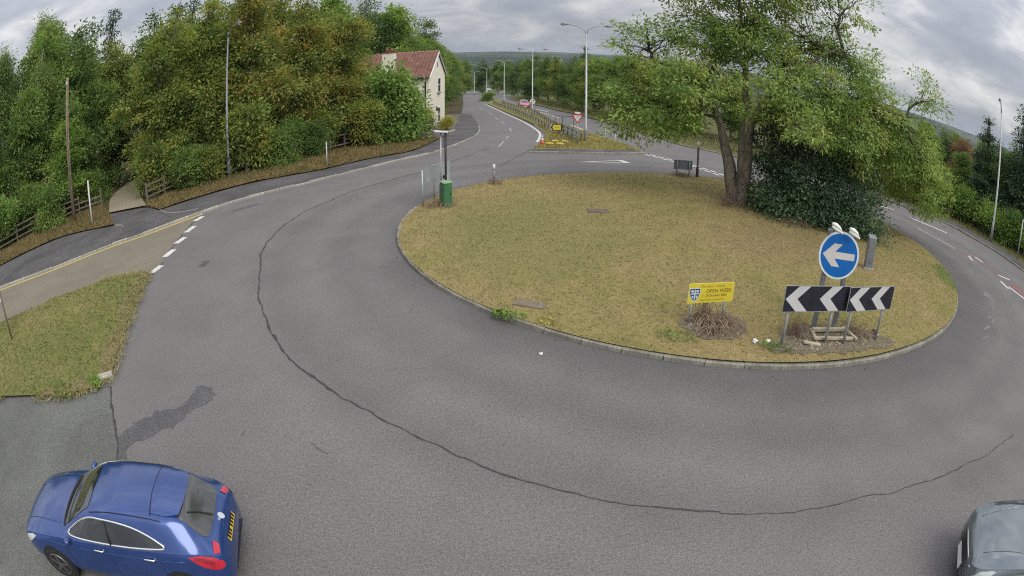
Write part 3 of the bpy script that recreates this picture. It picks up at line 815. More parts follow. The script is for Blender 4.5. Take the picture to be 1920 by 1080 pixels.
# blue arrow sign on the island ------------------------------------
B0, B1 = Vector((7.40, 11.53, 0)), Vector((7.99, 11.38, 0))
z0 = IZ(7.7, 11.45)
t = empty('arrow_sign', (B0.x, B0.y, z0), 0, 'round blue sign with white arrow pointing left on two grey posts', 'road sign')
e = (B1 - B0).normalized(); nf = e.cross(Vector((0, 0, 1)))
for k in (0.0, 0.61):
    q = e * k
    MB().box((q.x, q.y, 1.2), (0.115, 0.115, 2.7), Matrix.Rotation(math.atan2(e.y, e.x), 3, 'Z')).build('post', M_galv_dk, t, bevel=0.01)
ctr = e * 0.335 + Vector((0, 0, 2.20 - z0)) + nf * 0.075
F = frame(ctr, e)
MB().prism(circle(0.60), F, 0.012).build('disc', M_rim, t)
MB().prism(circle(0.545), sub(F, 0, 0, 0.009), 0.006).build('blue_face', M_blue, t)
MB().prism([(-0.49, 0), (-0.19, 0.285), (0.05, 0.285), (-0.135, 0.085), (0.46, 0.085), (0.46, -0.085), (-0.135, -0.085), (0.05, -0.285), (-0.19, -0.285)], sub(F, 0, 0, 0.014), 0.004).build('arrow', M_signwhite, t)
for k, dx in ((0, 0.10), (1, 0.62)):
    c0 = e * dx + Vector((0, 0, 2.90 - z0 - 0.05 * k)) + nf * 0.28
    u = (e * 0.85 - Vector((0, 0, 0.30))).normalized()
    lp = MB()
    lp.tube([c0 - u * 0.17 + Vector((0, 0, .045)), c0 - u * 0.05 + Vector((0, 0, .05)), c0 + u * 0.06 + Vector((0, 0, .03)), c0 + u * 0.14], [0.035, 0.062, 0.05, 0.02], 10)
    hd = lp.build('sign_lamp', M_lampwhite, t, True)
    MB().tube([c0 - u * 0.16 - Vector((0, 0, .02)), c0 - u * 0.03 - Vector((0, 0, .03)), c0 + u * 0.18 - Vector((0, 0, .045))], [0.04, 0.06, 0.028], 10).build('lens', M_lampwhite, hd, True)
    MB().tube([c0 + Vector((0, 0, 0.03)), c0 - nf * 0.2 + Vector((0, 0, 0.02)), e * dx + Vector((0, 0, 2.55 - z0))], 0.014, 8).build('bracket', M_galv_dk, hd, True)

# chevron boards -----------------------------------------------------
def chevron(P0, P1, a0, a1, zb, zt, tips, label, post_at):
    P0, P1 = Vector((*P0, 0)), Vector((*P1, 0)); e = (P1 - P0).normalized(); nf = e.cross(Vector((0, 0, 1)))
    zg = IZ((P0.x + P1.x) / 2, P0.y)
    t = empty('chevron_sign', (P0.x, P0.y, zg), 0, label, 'road sign', 'black and white chevron boards on the roundabout')
    for k in post_at:
        q = e * k
        lean = random.uniform(-0.012, 0.012)
        MB().tube([(q.x, q.y, -0.2), (q.x + lean, q.y, zt - zg - 0.03)], 0.040, 12).build('post', M_galv, t, True)
    F = frame(e * a0 + nf * 0.05 + Vector((0, 0, zb - zg)), e); w, h = a1 - a0, zt - zb
    MB().prism([(0, 0), (w, 0), (w, h), (0, h)], F, 0.014).build('board', M_black, t)
    m = MB()
    for q in ([(-.012, -.012), (w + .012, -.012), (w + .012, 0), (-.012, 0)], [(-.012, h), (w + .012, h), (w + .012, h + .012), (-.012, h + .012)], [(-.012, 0), (0, 0), (0, h), (-.012, h)], [(w, 0), (w + .012, 0), (w + .012, h), (w, h)]):
        m.prism(q, F, 0.018)
    m.build('edge_trim', M_galv, t)['kind'] = 'stuff'
    for x0 in tips:
        MB().prism([(x0, h / 2), (x0 + .34, h - .004), (x0 + .67, h - .004), (x0 + .33, h / 2), (x0 + .67, .004), (x0 + .34, .004)], sub(F, 0, 0, 0.0125), 0.004).build('chevron', M_chev, t)
chevron((6.07, 10.78), (7.40, 10.78), -0.20, 1.74, 1.07, 1.675, (0.03, 1.02), 'longer chevron board with two white arrowheads, left of the pair under the blue sign', (0.0, 1.33))
chevron((7.97, 10.69), (9.22, 10.78), -0.21, 1.49, 1.09, 1.69, (0.03, 0.84), 'shorter chevron board with two white arrowheads, right of the pair under the blue sign', (0.0, 1.25))

# yellow school banner -------------------------------------------------
Yp, Yq = Vector((3.91, 11.97, 0)), Vector((5.12, 12.12, 0))
zg = IZ(4.5, 12.1); e = (Yq - Yp).normalized(); nf = e.cross(Vector((0, 0, 1)))
t = empty('school_sign', (Yp.x, Yp.y, zg), 0, 'yellow school open week board with a blue shield on two short posts', 'sign')
for k in (0.13, 1.03):
    q = e * k - nf * 0.03
    MB().tube([(q.x, q.y, -0.2), (q.x, q.y, 1.12 - zg)], 0.032, 12).build('post', M_galv, t, True)
F = frame(Vector((0, 0, 0.72 - zg)) + nf * 0.005, e)
def rrect(w, h, r, n=5):
    out = []
    for cx, cy, a0 in ((w - r, r, -90), (w - r, h - r, 0), (r, h - r, 90), (r, r, 180)):
        out += [(cx + r * math.cos(R(a0 + 90 * i / n)), cy + r * math.sin(R(a0 + 90 * i / n))) for i in range(n + 1)]
    return out
MB().prism(rrect(1.22, 0.48, 0.03), F, 0.01).build('board', simple('pale_yellow_edge', (0.66, 0.60, 0.12), 0.5, 0, 0.08, 3), t)
MB().prism([(x * .974 + .016, y * .95 + .012) for x, y in rrect(1.22, 0.48, 0.025)], sub(F, 0, 0, 0.007), 0.005).build('yellow_face', M_signyellow, t)
FT = sub(F, 0, 0, 0.013)
text_mesh('lettering', 'Chorister School', 0.095, M_paleyellow, t, sub(FT, 0.29, 0.375, 0))
text_mesh('lettering', 'OPEN WEEK', 0.125, M_signyellow_dk, t, sub(FT, 0.46, 0.245, 0), spacing=1.0)
text_mesh('lettering', '1 - 8 October 2026', 0.085, M_signyellow_dk, t, sub(FT, 0.36, 0.150, 0))
m = MB()                                            # the last line is too blurred to read: short dashes of print
for x, w in ((0.33, 0.10), (0.45, 0.05), (0.53, 0.07), (0.63, 0.04), (0.70, 0.26)):
    m.prism([(x, 0.06), (x + w, 0.06), (x + w, 0.082), (x, 0.082)], FT, 0.001)
m.build('small_print', M_paleyellow, t)['kind'] = 'stuff'
def shield(s, cx, cy):
    p = [(-1, 1), (1, 1), (0.97, 0.2), (0.72, -0.55), (0.3, -1.05), (0, -1.25), (-0.3, -1.05), (-0.72, -0.55), (-0.97, 0.2)]
    return [(cx + a * s, cy + b * s) for a, b in reversed(p)]
sh = MB().prism(shield(0.147, 0.165, 0.225), FT, 0.003).build('shield', M_crest, t)
MB().prism(shield(0.128, 0.165, 0.225), sub(FT, 0, 0, 0.002), 0.003).build('shield_field', M_navy, sh)
m = MB()
for (x, y, w, h) in ((0.065, 0.27, 0.07, 0.055), (0.195, 0.27, 0.07, 0.055), (0.09, 0.13, 0.045, 0.06), (0.195, 0.13, 0.045, 0.06)):
    m.prism([(x, y), (x + w, y), (x + w, y + h), (x, y + h)], sub(FT, 0, 0, 0.004), 0.002)
m.prism([(0.15, 0.095), (0.18, 0.095), (0.18, 0.335), (0.15, 0.335)], sub(FT, 0, 0, 0.0045), 0.002)
m.prism([(0.06, 0.222), (0.27, 0.222), (0.27, 0.25), (0.06, 0.25)], sub(FT, 0, 0, 0.005), 0.002)
m.build('crest_device', M_crest, sh)['kind'] = 'stuff'

# grey pillar behind the blue sign ---------------------------------------
t = empty('feeder_pillar', (12.15, 15.72, IZ(12.15, 15.7)), R(-14), 'grey steel feeder pillar with slanted top beside the dark bush', 'pillar')
MB().add([(-.17, -.1, -.1), (.17, -.1, -.1), (.17, .1, -.1), (-.17, .1, -.1), (-.17, -.1, 1.12), (.17, -.1, 1.12), (.17, .1, 1.2), (-.17, .1, 1.2)], [(3, 2, 1, 0), (4, 5, 6, 7), (0, 1, 5, 4), (1, 2, 6, 5), (2, 3, 7, 6), (3, 0, 4, 7)]).build('cabinet_body', M_galv_dk, t, bevel=0.012)
MB().box((0, -.103, .62), (.26, .012, .78)).build('door', simple('grey_door_paint', (0.16, 0.17, 0.18), 0.6, 0, 0.25, 4), t, bevel=0.004)
MB().box((0, 0, .0), (.5, .36, .1)).build('plinth', M_kerb, t, bevel=0.02)

# green cabinet, black mast and the direction sign seen from behind ------
t = empty('roadside_cabinet', (-2.5, 22.2, IZ(-2.5, 22.2)), R(30), 'green metal roadside cabinet beside the black mast', 'cabinet')
MB().box((0, 0, .42), (.33, .42, 1.0)).build('cabinet_body', M_cabinet, t, bevel=0.012)
MB().box((0, 0, .935), (.38, .47, .05)).build('lid', M_cabtop, t, bevel=0.015)
MB().box((0, -.215, .44), (.27, .012, .84)).build('door', M_cabinet, t, bevel=0.004)
MB().box((.09, -.226, .5), (.02, .014, .1)).build('handle', M_blackpole, t)
t = empty('sensor_mast', (-2.62, 22.75, IZ(-2.6, 22.75)), 0, 'slim black mast with a flat white panel head behind the green cabinet', 'mast')
MB().tube([(0.06, 0, -.2), (0.06, 0, 2.78)], 0.042, 12).build('mast_pole', M_blackpole, t, True)
MB().tube([(-.13, 0.05, -.2), (-.13, 0.05, 2.78)], 0.034, 12).build('grey_pole', M_galv, t, True)
MB().box((-.06, 0.02, 2.83), (.66, .30, .04), Matrix.Rotation(R(8), 3, 'Y') @ Matrix.Rotation(R(20), 3, 'Z')).build('panel_head', simple('dull_white_panel', (0.46, 0.48, 0.49), 0.5, 0, 0.15, 4), t, bevel=0.01)
MB().box((.30, 0.0, 2.86), (.26, .16, .05), Matrix.Rotation(R(-14), 3, 'Y')).build('side_arm', M_galv, t)
MB().box((0.03, -.1, 1.06), (.14, .12, .14)).build('junction_box', M_blackpole, t, bevel=0.02)
t = empty('direction_sign', (-3.0, 23.4, IZ(-3.0, 23.4)), 0, 'grey-backed curved direction sign on four posts at the island edge', 'road sign')
pts = [Vector(p) for p in ((-.42, -1.02, 0), (-.32, -.55, 0), (-.12, .1, 0), (.08, .42, 0), (.40, .82, 0))]
for i, p in enumerate(pts):
    if i in (0, 2, 3, 4):
        MB().tube([(p.x, p.y, -.2), (p.x, p.y, 1.42)], 0.038, 10).build('post', M_galv, t, True)
for i in range(4):
    a, b = pts[i], pts[i + 1]
    d = (b - a).normalized(); zb = 0.84 if i < 2 else 0.55
    F = frame(a + Vector((0, 0, zb)), d); w = (b - a).length
    MB().prism([(0, 0), (w, 0), (w, 1.42 - zb), (0, 1.42 - zb)], sub(F, 0, 0, 0.045), 0.012).build('panel', M_signback, t)
    m = MB()
    for k in range(1, 5):
        m.prism([(w * k / 5 - .012, .02), (w * k / 5 + .012, .02), (w * k / 5 + .012, 1.40 - zb), (w * k / 5 - .012, 1.40 - zb)], sub(F, 0, 0, 0.0), 0.045)
    m.build('stiffener', M_signback, t)['kind'] = 'stuff'

# low timber post with pale cap near the far-left rim
t = empty('marker_post', (-0.83, 26.3, IZ(-0.83, 26.3)), R(20), 'short grey marker post standing alone at the far island rim', 'post')
MB().tube([(0, 0, -.2), (0, 0, .78)], 0.055, 10).build('shaft', M_galv_dk, t, True)
MB().tube([(0, 0, .62), (0, 0, .86)], [0.07, 0.06], 10).build('cap', M_chev, t, True)
# sign back on two posts and slim bollard by the far rim
t = empty('small_sign', (8.2, 29.3, IZ(8.2, 29.3)), R(2), 'low grey rectangular sign back on two posts near the big tree', 'road sign')
for x in (0.12, 0.82):
    MB().tube([(x, 0, -.2), (x, 0, .88)], 0.035, 10).build('post', M_galv_dk, t, True)
MB().box((.47, .045, .62), (1.02, .02, .50)).build('board', simple('dark_sign_back', (0.20, 0.23, 0.27), 0.5, 0.2, 0.15, 3), t)
m = MB()
for c, s in (((.47, .03, .865), (1.05, .04, .03)), ((.47, .03, .375), (1.05, .04, .03)), ((-.04, .03, .62), (.03, .04, .5)), ((.98, .03, .62), (.03, .04, .5))):
    m.box(c, s)
m.build('sign_frame', M_signback, t)['kind'] = 'stuff'
t = empty('bollard_post', (9.55, 29.55, IZ(9.5, 29.5)), 0, 'tall dark post with a pale lamp cap between small sign and tree', 'post')
MB().tube([(0, 0, -.2), (0, 0, .55), (0, 0, .56), (0, 0, 1.55)], [0.085, 0.085, 0.06, 0.06], 10).build('shaft', simple('dark_brown_post', (0.045, 0.035, 0.03), 0.7), t, True)
MB().tube([(0, 0, 1.55), (0, 0, 1.62), (0, 0, 1.9)], [0.06, 0.1, 0.09], 10).build('lamp_cap', simple('peach_lamp_cap', (0.48, 0.36, 0.27), 0.6), t, True)

# left-hand posts ----------------------------------------------------------
def lone_post(x, y, h, r, mat, label, name='post', zfun=None):
    t = empty(name, (x, y, (zfun or wood_z)(x, y)), 0, label, 'post')
    MB().tube([(0, 0, -.3), (0.01, 0, h)], [r * 1.05, r * 0.95], 10).build('shaft', mat, t, True)
    MB().tube([(0.01, 0, h), (0.01, 0, h + 0.03)], [r * 1.0, r * 0.5], 10).build('cap', M_galv, t, True)
    return t
t = lone_post(-22.51, 22.62, 2.5, 0.055, M_chev, 'slender pale post at the verge left of the farm track', 'marker_pole')
MB().box((-.06, -.02, 1.75), (.12, .08, .03)).build('bracket', M_galv, t)
MB().box((.02, .09, 1.3), (.03, .16, .22)).build('small_plate', M_navy, t)
lone_post(-10.55, 32.35, 1.5, 0.045, M_galv, 'short grey post on the leafy verge in front of the fence')
lone_post(30.32, 20.05, 2.5, 0.05, M_galv, 'grey post on the right footpath at the picture edge', zfun=right_z)
t = empty('sign_post', (-15.96, 9.69, 0.08), 0, 'leaning post with white sign plates at the left picture edge', 'road sign')
MB().tube([(0, 0, -.2), (-.10, .04, 2.7)], 0.04, 10).build('post', simple('rusty_grey_post', (0.20, 0.155, 0.12), 0.8, 0.2, 0.35, 6), t, True)
F = frame(Vector((-.55, -.30, 1.32)), (0.80, 0.56, 0))
MB().prism(rrect(.62, .34, .05), F, .012).build('lower_plate', M_rim, t)
MB().prism(rrect(.54, .28, .04), sub(F, .04, .03, .009), .005).build('plate_face', simple('mint_white_plate', (0.50, 0.56, 0.53), 0.5), t)
F = frame(Vector((-.55, -.30, 1.74)), (0.80, 0.56, 0))
MB().prism(rrect(.60, .60, .1), F, .012).build('upper_plate', M_rim, t)
MB().prism([(x * .86 + .04, y * .86 + .04) for x, y in rrect(.6, .6, .1)], sub(F, 0, 0, .009), .005).build('plate_face', M_black, t)
# utility pole
t = empty('utility_pole', (-25.6, 23.85, wood_z(-25.6, 23.85)), 0, 'brown timber utility pole rising out of the trees', 'utility pole')
MB().tube([(0, 0, -.3), (-.02, 0, 4.4), (-.06, 0, 8.9)], [0.14, 0.12, 0.10], 12).build('pole_shaft', M_poleWood, t, True)
MB().box((-.06, -.08, 8.55), (.16, .10, .22)).build('insulator', M_chev, t, bevel=0.03)
MB().tube([(0.09, -.1, 2.2), (0.03, -.09, 8.4)], 0.015, 6).build('cable_duct', M_blackpole, t)
for k in range(4):
    MB().tube([(-.2 if k % 2 else .02, 0, 2.5 + k * .5), (-.02 if k % 2 else .2, 0, 2.5 + k * .5)], 0.012, 6).build('step_iron', M_galv, t)

# ------------------------------------------------------------------ lamp posts
def lamp_post(x, y, zb, h, arms, label, group, head=0.55, r=(0.095, 0.055), steel=None):
    steel = steel or M_galv
    t = empty('lamp_post', (x, y, zb), 0, label, 'street lamp', group)
    MB().tube([(0, 0, -.3), (0, 0, 1.25), (0, 0, 1.3), (0, 0, h)], [r[0] * 1.35, r[0] * 1.35, r[0], r[1]], 12).build('column', steel, t, True)
    MB().box((0, -r[0] * 1.3, .7), (.11, .03, .5)).build('access_door', M_galv_dk, t)
    for a, ln in arms:
        d = Vector((math.sin(R(a)), math.cos(R(a)), 0))
        MB().tube([Vector((0, 0, h - .35)), Vector((0, 0, h)) + d * .12, Vector((0, 0, h + .32)) + d * ln * .45, Vector((0, 0, h + .40)) + d * ln], [0.05, 0.045, 0.04, 0.035], 8).build('arm', steel, t, True)
        c = Vector((0, 0, h + .40)) + d * (ln + head / 2 - .05)
        hd = MB().tube([c - d * head / 2, c - d * head * .2 + Vector((0, 0, .02)), c + d * head * .3 + Vector((0, 0, .01)), c + d * head / 2 - Vector((0, 0, .02))], [0.05, 0.10, 0.10, 0.04], 10).build('lantern', M_galv_dk, t, True)
        MB().tube([c - d * head * .15 - Vector((0, 0, .05)), c + d * head * .3 - Vector((0, 0, .06))], [0.085, 0.075], 8).build('lens', M_chev, hd, True)
    return t
gname = 'twin-arm lamp posts down the central reservation'
for i, (x, y, lab) in enumerate(((5.40, 44.9, 'tall twin-arm lamp post beside the give way sign, nearest on the central reservation'), (2.47, 79.6, 'twin-arm lamp post beside the speed limit sign on the central reservation'), (-1.87, 120.0, 'third twin-arm lamp post down the central reservation, behind the red car'), (-7.6, 172.0, 'fourth twin-arm lamp post down the dual carriageway'), (-14.4, 224.0, 'farthest visible twin-arm lamp post on the dual carriageway'))):
    lamp_post(x, y, Tz(x, y) + .1, 9.0, ((-82, 1.45), (98, 1.45)), lab, gname)
lamp_post(-16.9, 31.35, wood_z(-16.9, 31.35), 9.3, ((115, 0.9),), 'grey lamp post half hidden by the autumn trees on the left verge', None, .5, (.085, .045), M_galv_dk)
lamp_post(30.33, 23.22, right_z(30.33, 23.22), 8.9, ((-120, 0.8),), 'pale lamp post on the right footpath against dark conifers', None, 0.6, (0.085, 0.05))

# ------------------------------------------------------------------ crash barriers
def barrier(line, label, mat, post_step=2.4, h=0.61):
    ln = smooth_line(line, 1.6); x0, y0 = ln[0]
    t = empty('crash_barrier', (x0, y0, Tz(x0, y0) + .1), 0, label, 'crash barrier', 'steel crash barriers on the central reservation')
    prof = [(0.0, 0.16), (0.05, 0.12), (0.05, 0.07), (0.0, 0.02), (0.0, -0.02), (0.05, -0.07), (0.05, -0.12), (0.0, -0.16), (-.015, -0.16), (0.03, -0.10), (-.015, 0.0), (0.03, 0.10), (-.015, 0.16)]
    a = ln; nrm = offset_line(ln, 1.0) - ln
    vs, fs = [], []
    n = len(prof)
    for (x, y), (nx, ny) in zip(a, nrm):
        z = Tz(x, y) - Tz(x0, y0) + h - .1
        vs += [(x - x0 + nx * p, y - y0 + ny * p, z + q) for p, q in prof]
    for i in range(len(a) - 1):
        fs += [(i * n + k, i * n + (k + 1) % n, (i + 1) * n + (k + 1) % n, (i + 1) * n + k) for k in range(n)]
    fs += [tuple(range(n)), tuple(reversed(range((len(a) - 1) * n, len(a) * n)))]
    MB().add(vs, fs).build('rail', mat, t)
    pm = MB().box((0, 0, .3), (.14, .10, .9)).mesh('barrier_post', M_wood)
    for (x, y) in resample(ln, post_step):
        o = link('barrier_post', pm, t, (x - x0, y - y0, Tz(x, y) - Tz(x0, y0) - .2))
    return t
barrier([(-4.2, 126), (-0.2, 90.7), (2.2, 66.8), (3.25, 54.8), (3.75, 50.5)], 'weathered steel crash barrier along the outbound carriageway', M_steelrail)
barrier([(-2.6, 126), (1.2, 95), (2.93, 82.7), (3.95, 60), (4.35, 55.0)], 'weathered steel crash barrier along the inbound carriageway', M_steelrail)
barrier([(3.95, 51.5), (4.3, 47.5), (4.62, 43.6)], 'bright steel barrier end left of the tall lamp post', M_railnew, 2.0)
barrier([(4.55, 54.2), (4.95, 49), (5.15, 45.6)], 'bright steel barrier end right of the tall lamp post', M_railnew, 2.0)

# ------------------------------------------------------------------ signs on the splitter island
def G0(x, y):
    return Tz(x, y) + 0.10
t = empty('give_way_sign', (4.55, 42.9, G0(4.55, 42.9)), 0, 'red and white give way triangle sign beside the tall lamp post', 'road sign')
MB().tube([(0, 0, -.2), (0, 0, 2.25)], 0.038, 10).build('post', M_galv, t, True)
F = frame((0, -.05, 0), (1, 0, 0))
tri = lambda s, cy: [(0, cy - s * 1.155), (s, cy + s * .577), (-s, cy + s * .577)]
MB().prism(tri(.41, 1.98), F, .012).build('red_triangle', M_redrim, t)
MB().prism(tri(.285, 1.98), sub(F, 0, 0, .009), .005).build('white_triangle', M_signwhite, t)
text_mesh('lettering', 'GIVE', .13, M_black, t, sub(F, -.155, 2.03, .013)); text_mesh('lettering', 'WAY', .11, M_black, t, sub(F, -.12, 1.91, .013))
MB().prism(rrect(.40, .14, .03), sub(F, -.20, 2.27, 0), .02).build('top_plate', M_signwhite, t)
t = empty('speed_limit_sign', (2.72, 86.9, G0(2.72, 86.9)), 0, 'white round sign with black diagonal on a dark post', 'road sign')
MB().tube([(0, 0, -.2), (0, 0, 1.9)], 0.07, 10).build('post', M_blackpole, t, True)
F = frame((0, -.09, 1.75), (1, 0, 0))
MB().prism(circle(.40, 32), F, .012).build('disc', M_signwhite, t)
MB().prism([(-.30, -.20), (-.20, -.30), (.30, .20), (.20, .30)], sub(F, 0, 0, .009), .005).build('black_bar', M_black, t)
t = empty('diversion_sign', (3.25, 46.0, G0(3.25, 46.0)), 0, 'yellow temporary arrow board on a trestle at the splitter island', 'road sign')
F = frame((-.45, -.1, .72), (1, 0, 0)) @ Matrix.Scale(.80, 4)
MB().prism([(0, .31), (.22, 0), (1.15, 0), (1.15, .62), (.22, .62)], F, .02).build('arrow_board', M_black, t)
MB().prism([(.20, .31), (.30, .06), (1.02, .06), (1.02, .56), (.30, .56)], sub(F, 0, 0, .015), .008).build('yellow_face', M_signyellow, t)
m = MB()
for x, w in ((.42, .07), (.52, .05), (.60, .08), (.72, .05), (.80, .07)):
    m.prism([(x, .24), (x + w, .24), (x + w, .38), (x, .38)], sub(F, 0, 0, .022), .002)
m.build('lettering', M_paleyellow, t)['kind'] = 'stuff'
MB().prism([(-.03, .31), (.12, .62), (.20, .62), (.06, .31), (.20, .0), (.12, .0)], sub(F, 0, 0, .016), .004).build('white_edge', M_signwhite, t)
for x in (-.42, .42):
    MB().tube([(x, -.1, -.05), (x * .95, .0, .80)], 0.022, 8).build('leg', M_poleWood, t, True)
    MB().tube([(x, .55, -.05), (x * .95, .02, .80)], 0.022, 8).build('leg', M_poleWood, t, True)
t = empty('temporary_frame', (2.9, 43.2, G0(2.9, 43.2)), 0, 'empty rusty tubular sign frame lying on the splitter grass', 'sign frame')
for a, b in (((-.75, 0, 0), (-.55, .05, .95)), ((-.2, 0, 0), (-.3, .05, .95)), ((.55, .1, 0), (.5, .2, .35)), ((.95, .2, 0), (.9, .25, .35))):
    MB().tube([a, b], .022, 8).build('leg', M_poleWood, t, True)
MB().tube([(-.55, .05, .95), (-.3, .05, .95)], .022, 8).build('crossbar', M_poleWood, t, True)
MB().tube([(-.2, 0, .3), (.5, .2, .35), (.9, .25, .35)], .022, 8).build('crossbar', M_poleWood, t, True)
for i, (x, y, rz, lab) in enumerate(((2.55, 41.9, .1, 'yellow sandbag nearest the traffic cone'), (3.25, 42.0, -.1, 'yellow sandbag in front of the rusty frame, second from the cone'), (3.05, 43.9, .2, 'yellow sandbag lying behind the rusty frame, left one'), (3.75, 43.8, -.2, 'yellow sandbag lying behind the rusty frame, right one'))):
    o = MB().tube([(-.3, 0, .07), (-.2, .01, .10), (0, 0, .115), (.2, -.01, .10), (.3, 0, .06)], [.03, .09, .11, .09, .03], 10).build('sandbag', M_sandbag, None, True, loc=(x, y, G0(x, y) - .02))
    o.rotation_euler = (0, 0, rz); o.scale = (1, 1.2, .8); tag(o, lab, 'sandbag', 'yellow sandbags on the splitter island')
t = empty('traffic_cone', (2.0, 41.5, G0(2.0, 41.5)), 0, 'orange and white traffic cone at the splitter kerb', 'traffic cone')
MB().box((0, 0, .03), (.42, .42, .06)).build('base', M_orange, t, bevel=0.015)
MB().tube([(0, 0, .05), (0, 0, .28)], [.17, .115], 16).build('cone_lower', M_orange, t, True)
MB().tube([(0, 0, .28), (0, 0, .50)], [.115, .06], 16).build('white_sleeve', M_signwhite, t, True)
MB().tube([(0, 0, .50), (0, 0, .68)], [.06, .03], 16).build('cone_tip', M_signwhite, t, True)
for x, y, h, lab in ((6.84, 44.4, 1.25, 'thin grey post on the splitter island, left of two'), (7.41, 43.2, .85, 'thin grey post on the splitter island, right of two')):
    lone_post(x, y, h, .03, M_galv, lab, zfun=lambda a, b: G0(a, b))
t = empty('tubular_barrier', (4.9, 56.5, G0(4.9, 56.5)), 0, 'thin dark tubular frame standing behind the yellow arrow board', 'barrier')
for x in (-1.0, -.3, .75):
    MB().tube([(x, 0, -.2), (x, 0, 1.3)], .028, 8).build('upright', M_blackpole, t, True)
MB().tube([(-1.0, 0, 1.3), (.75, 0, 1.3)], .025, 8).build('top_rail', M_blackpole, t, True)
# covers in the grass
o = MB().box((0, 0, 0), (.75, .5, .04)).build('inspection_cover', simple('rusty_iron', (0.13, 0.10, 0.085), 0.9, 0.1, 0.3, 9, 0.5), island, bevel=0.01, loc=(3.05, 20.9, IZ(3.05, 20.9) + .004))
MB().box((0, 0, 0), (.75, .36, .03), R(-22)).build('concrete_pad', simple('sandy_pad', (0.17, 0.135, 0.10), 0.95, 0, 0.25, 6, .4), island, loc=(.42, 13.15, IZ(.42, 13.15) + .002))

# ------------------------------------------------------------------ house
M_render = simple('cream_render', (0.72, 0.68, 0.57), 0.9, 0, 0.08, 1.2, 0.25, dirt=(0.58, 0.54, 0.43))
M_pantile = simple('red_pantile', (0.165, 0.078, 0.060), 0.85, 0, 0.4, 2.5, 0.3, dirt=(0.095, 0.062, 0.05))
M_wtrim = simple('white_trim', (0.62, 0.62, 0.58), 0.6, 0, 0.08, 3)
M_pane = simple('dark_window_glass', (0.05, 0.06, 0.07), 0.12, 0, 0.2, 3, spec=0.6)
M_pipe = simple('black_downpipe', (0.02, 0.02, 0.02), 0.5)
M_stone = simple('grey_stone_plinth', (0.20, 0.20, 0.21), 0.9, 0, 0.3, 3, .4)
ed = Vector((0.116, 0.993, 0)).normalized(); wdv = Vector((-ed.y, ed.x, 0))
house = empty('house', (-7.83, 55.46, -1.9), math.atan2(wdv.y, wdv.x), 'cream rendered two storey house with red pantile roof and chimney', 'house')
# local axes: x along the front wall away from the road, y is minus the depth
HLn, HD, ZE, ZA = 12.5, 6.6, 6.05, 8.45
D_ = -HD
MB().add([(0, 0, 0), (HLn, 0, 0), (HLn, D_, 0), (0, D_, 0), (0, 0, ZE), (HLn, 0, ZE), (HLn, D_, ZE), (0, D_, ZE), (0, D_ / 2, ZA), (HLn, D_ / 2, ZA)],
         [(0, 1, 5, 4), (2, 3, 7, 6), (3, 0, 4, 8, 7), (1, 2, 6, 9, 5), (0, 3, 2, 1)]).build('wall', M_render, house)
MB().box((-.03, D_ / 2, .45), (.08, HD + .06, .9)).build('plinth', M_stone, house)
def slope(sgn):
    nx, ny = 290, 40
    X = np.linspace(-.16, HLn + .1, nx); S = np.linspace(0, 1, ny)
    ov = .28
    y0, z0_ = (ov, ZE - .20) if sgn > 0 else (D_ - ov, ZE - .20)
    y1, z1_ = D_ / 2, ZA + .06
    gx, gs = np.meshgrid(X, S)
    rows = (gs * 13) % 1.0
    bumpz = .09 * np.abs(np.sin(gx * math.pi / .36)) + .06 * (1 - rows)
    ny_, nz_ = (sgn * .59, .81)
    v = np.stack([gx, y0 + (y1 - y0) * gs + bumpz * ny_, z0_ + (z1_ - z0_) * gs + bumpz * nz_ + .03], -1).reshape(-1, 3)
    i, j = np.meshgrid(np.arange(nx - 1), np.arange(ny - 1)); a = (j * nx + i).ravel()
    f = np.stack([a, a + 1, a + nx + 1, a + nx], 1)
    return v, f
roof_v, roof_f = slope(1); v2, f2 = slope(-1)
roof = link('roof', npmesh('roof', np.vstack([roof_v, v2]), np.vstack([roof_f, f2 + len(roof_v)]), 4, M_pantile), house)
MB().tube([(-.18, D_ / 2, ZA + .10), (HLn + .1, D_ / 2, ZA + .10)], .11, 8).build('ridge_tiles', simple('pale_ridge_tiles', (0.36, 0.20, 0.14), .85, 0, .3, 3), roof)
for sgn, nm in ((1, 'verge_board'), (-1, 'verge_board')):
    y0 = .26 if sgn > 0 else D_ - .26
    MB().tube([(-.17, y0, ZE - .16), (-.17, D_ / 2, ZA + .04)], .07, 4).build(nm, M_wtrim, roof)
ch = MB().box((4.1, -.55, 7.35), (1.15, .95, 2.7)).build('chimney', M_render, roof)
MB().box((4.1, -.55, 8.72), (1.30, 1.10, .12)).build('chimney_cap', simple('red_brick_cap', (0.19, 0.06, 0.055), .9, 0, .3, 5), ch)
for dx in (-.25, .25):
    MB().tube([(4.1 + dx, -.55, 8.75), (4.1 + dx, -.55, 9.15)], [.14, .11], 10).build('chimney_pot', simple('clay_pot', (0.22, 0.075, 0.06), .9), ch, True)
MB().box((4.78, -.28, 7.0), (.10, .12, 1.6), Matrix.Rotation(R(0), 3, 'X')).build('flashing', M_wtrim, ch)
MB().tube([(-.1, .33, ZE - .14), (HLn, .33, ZE - .14)], .065, 8).build('gutter', M_pipe, house, True)
MB().tube([(.28, .33, ZE - .15), (.28, .08, ZE - .5), (.28, .08, .5)], .06, 8).build('downpipe', M_pipe, house, True)
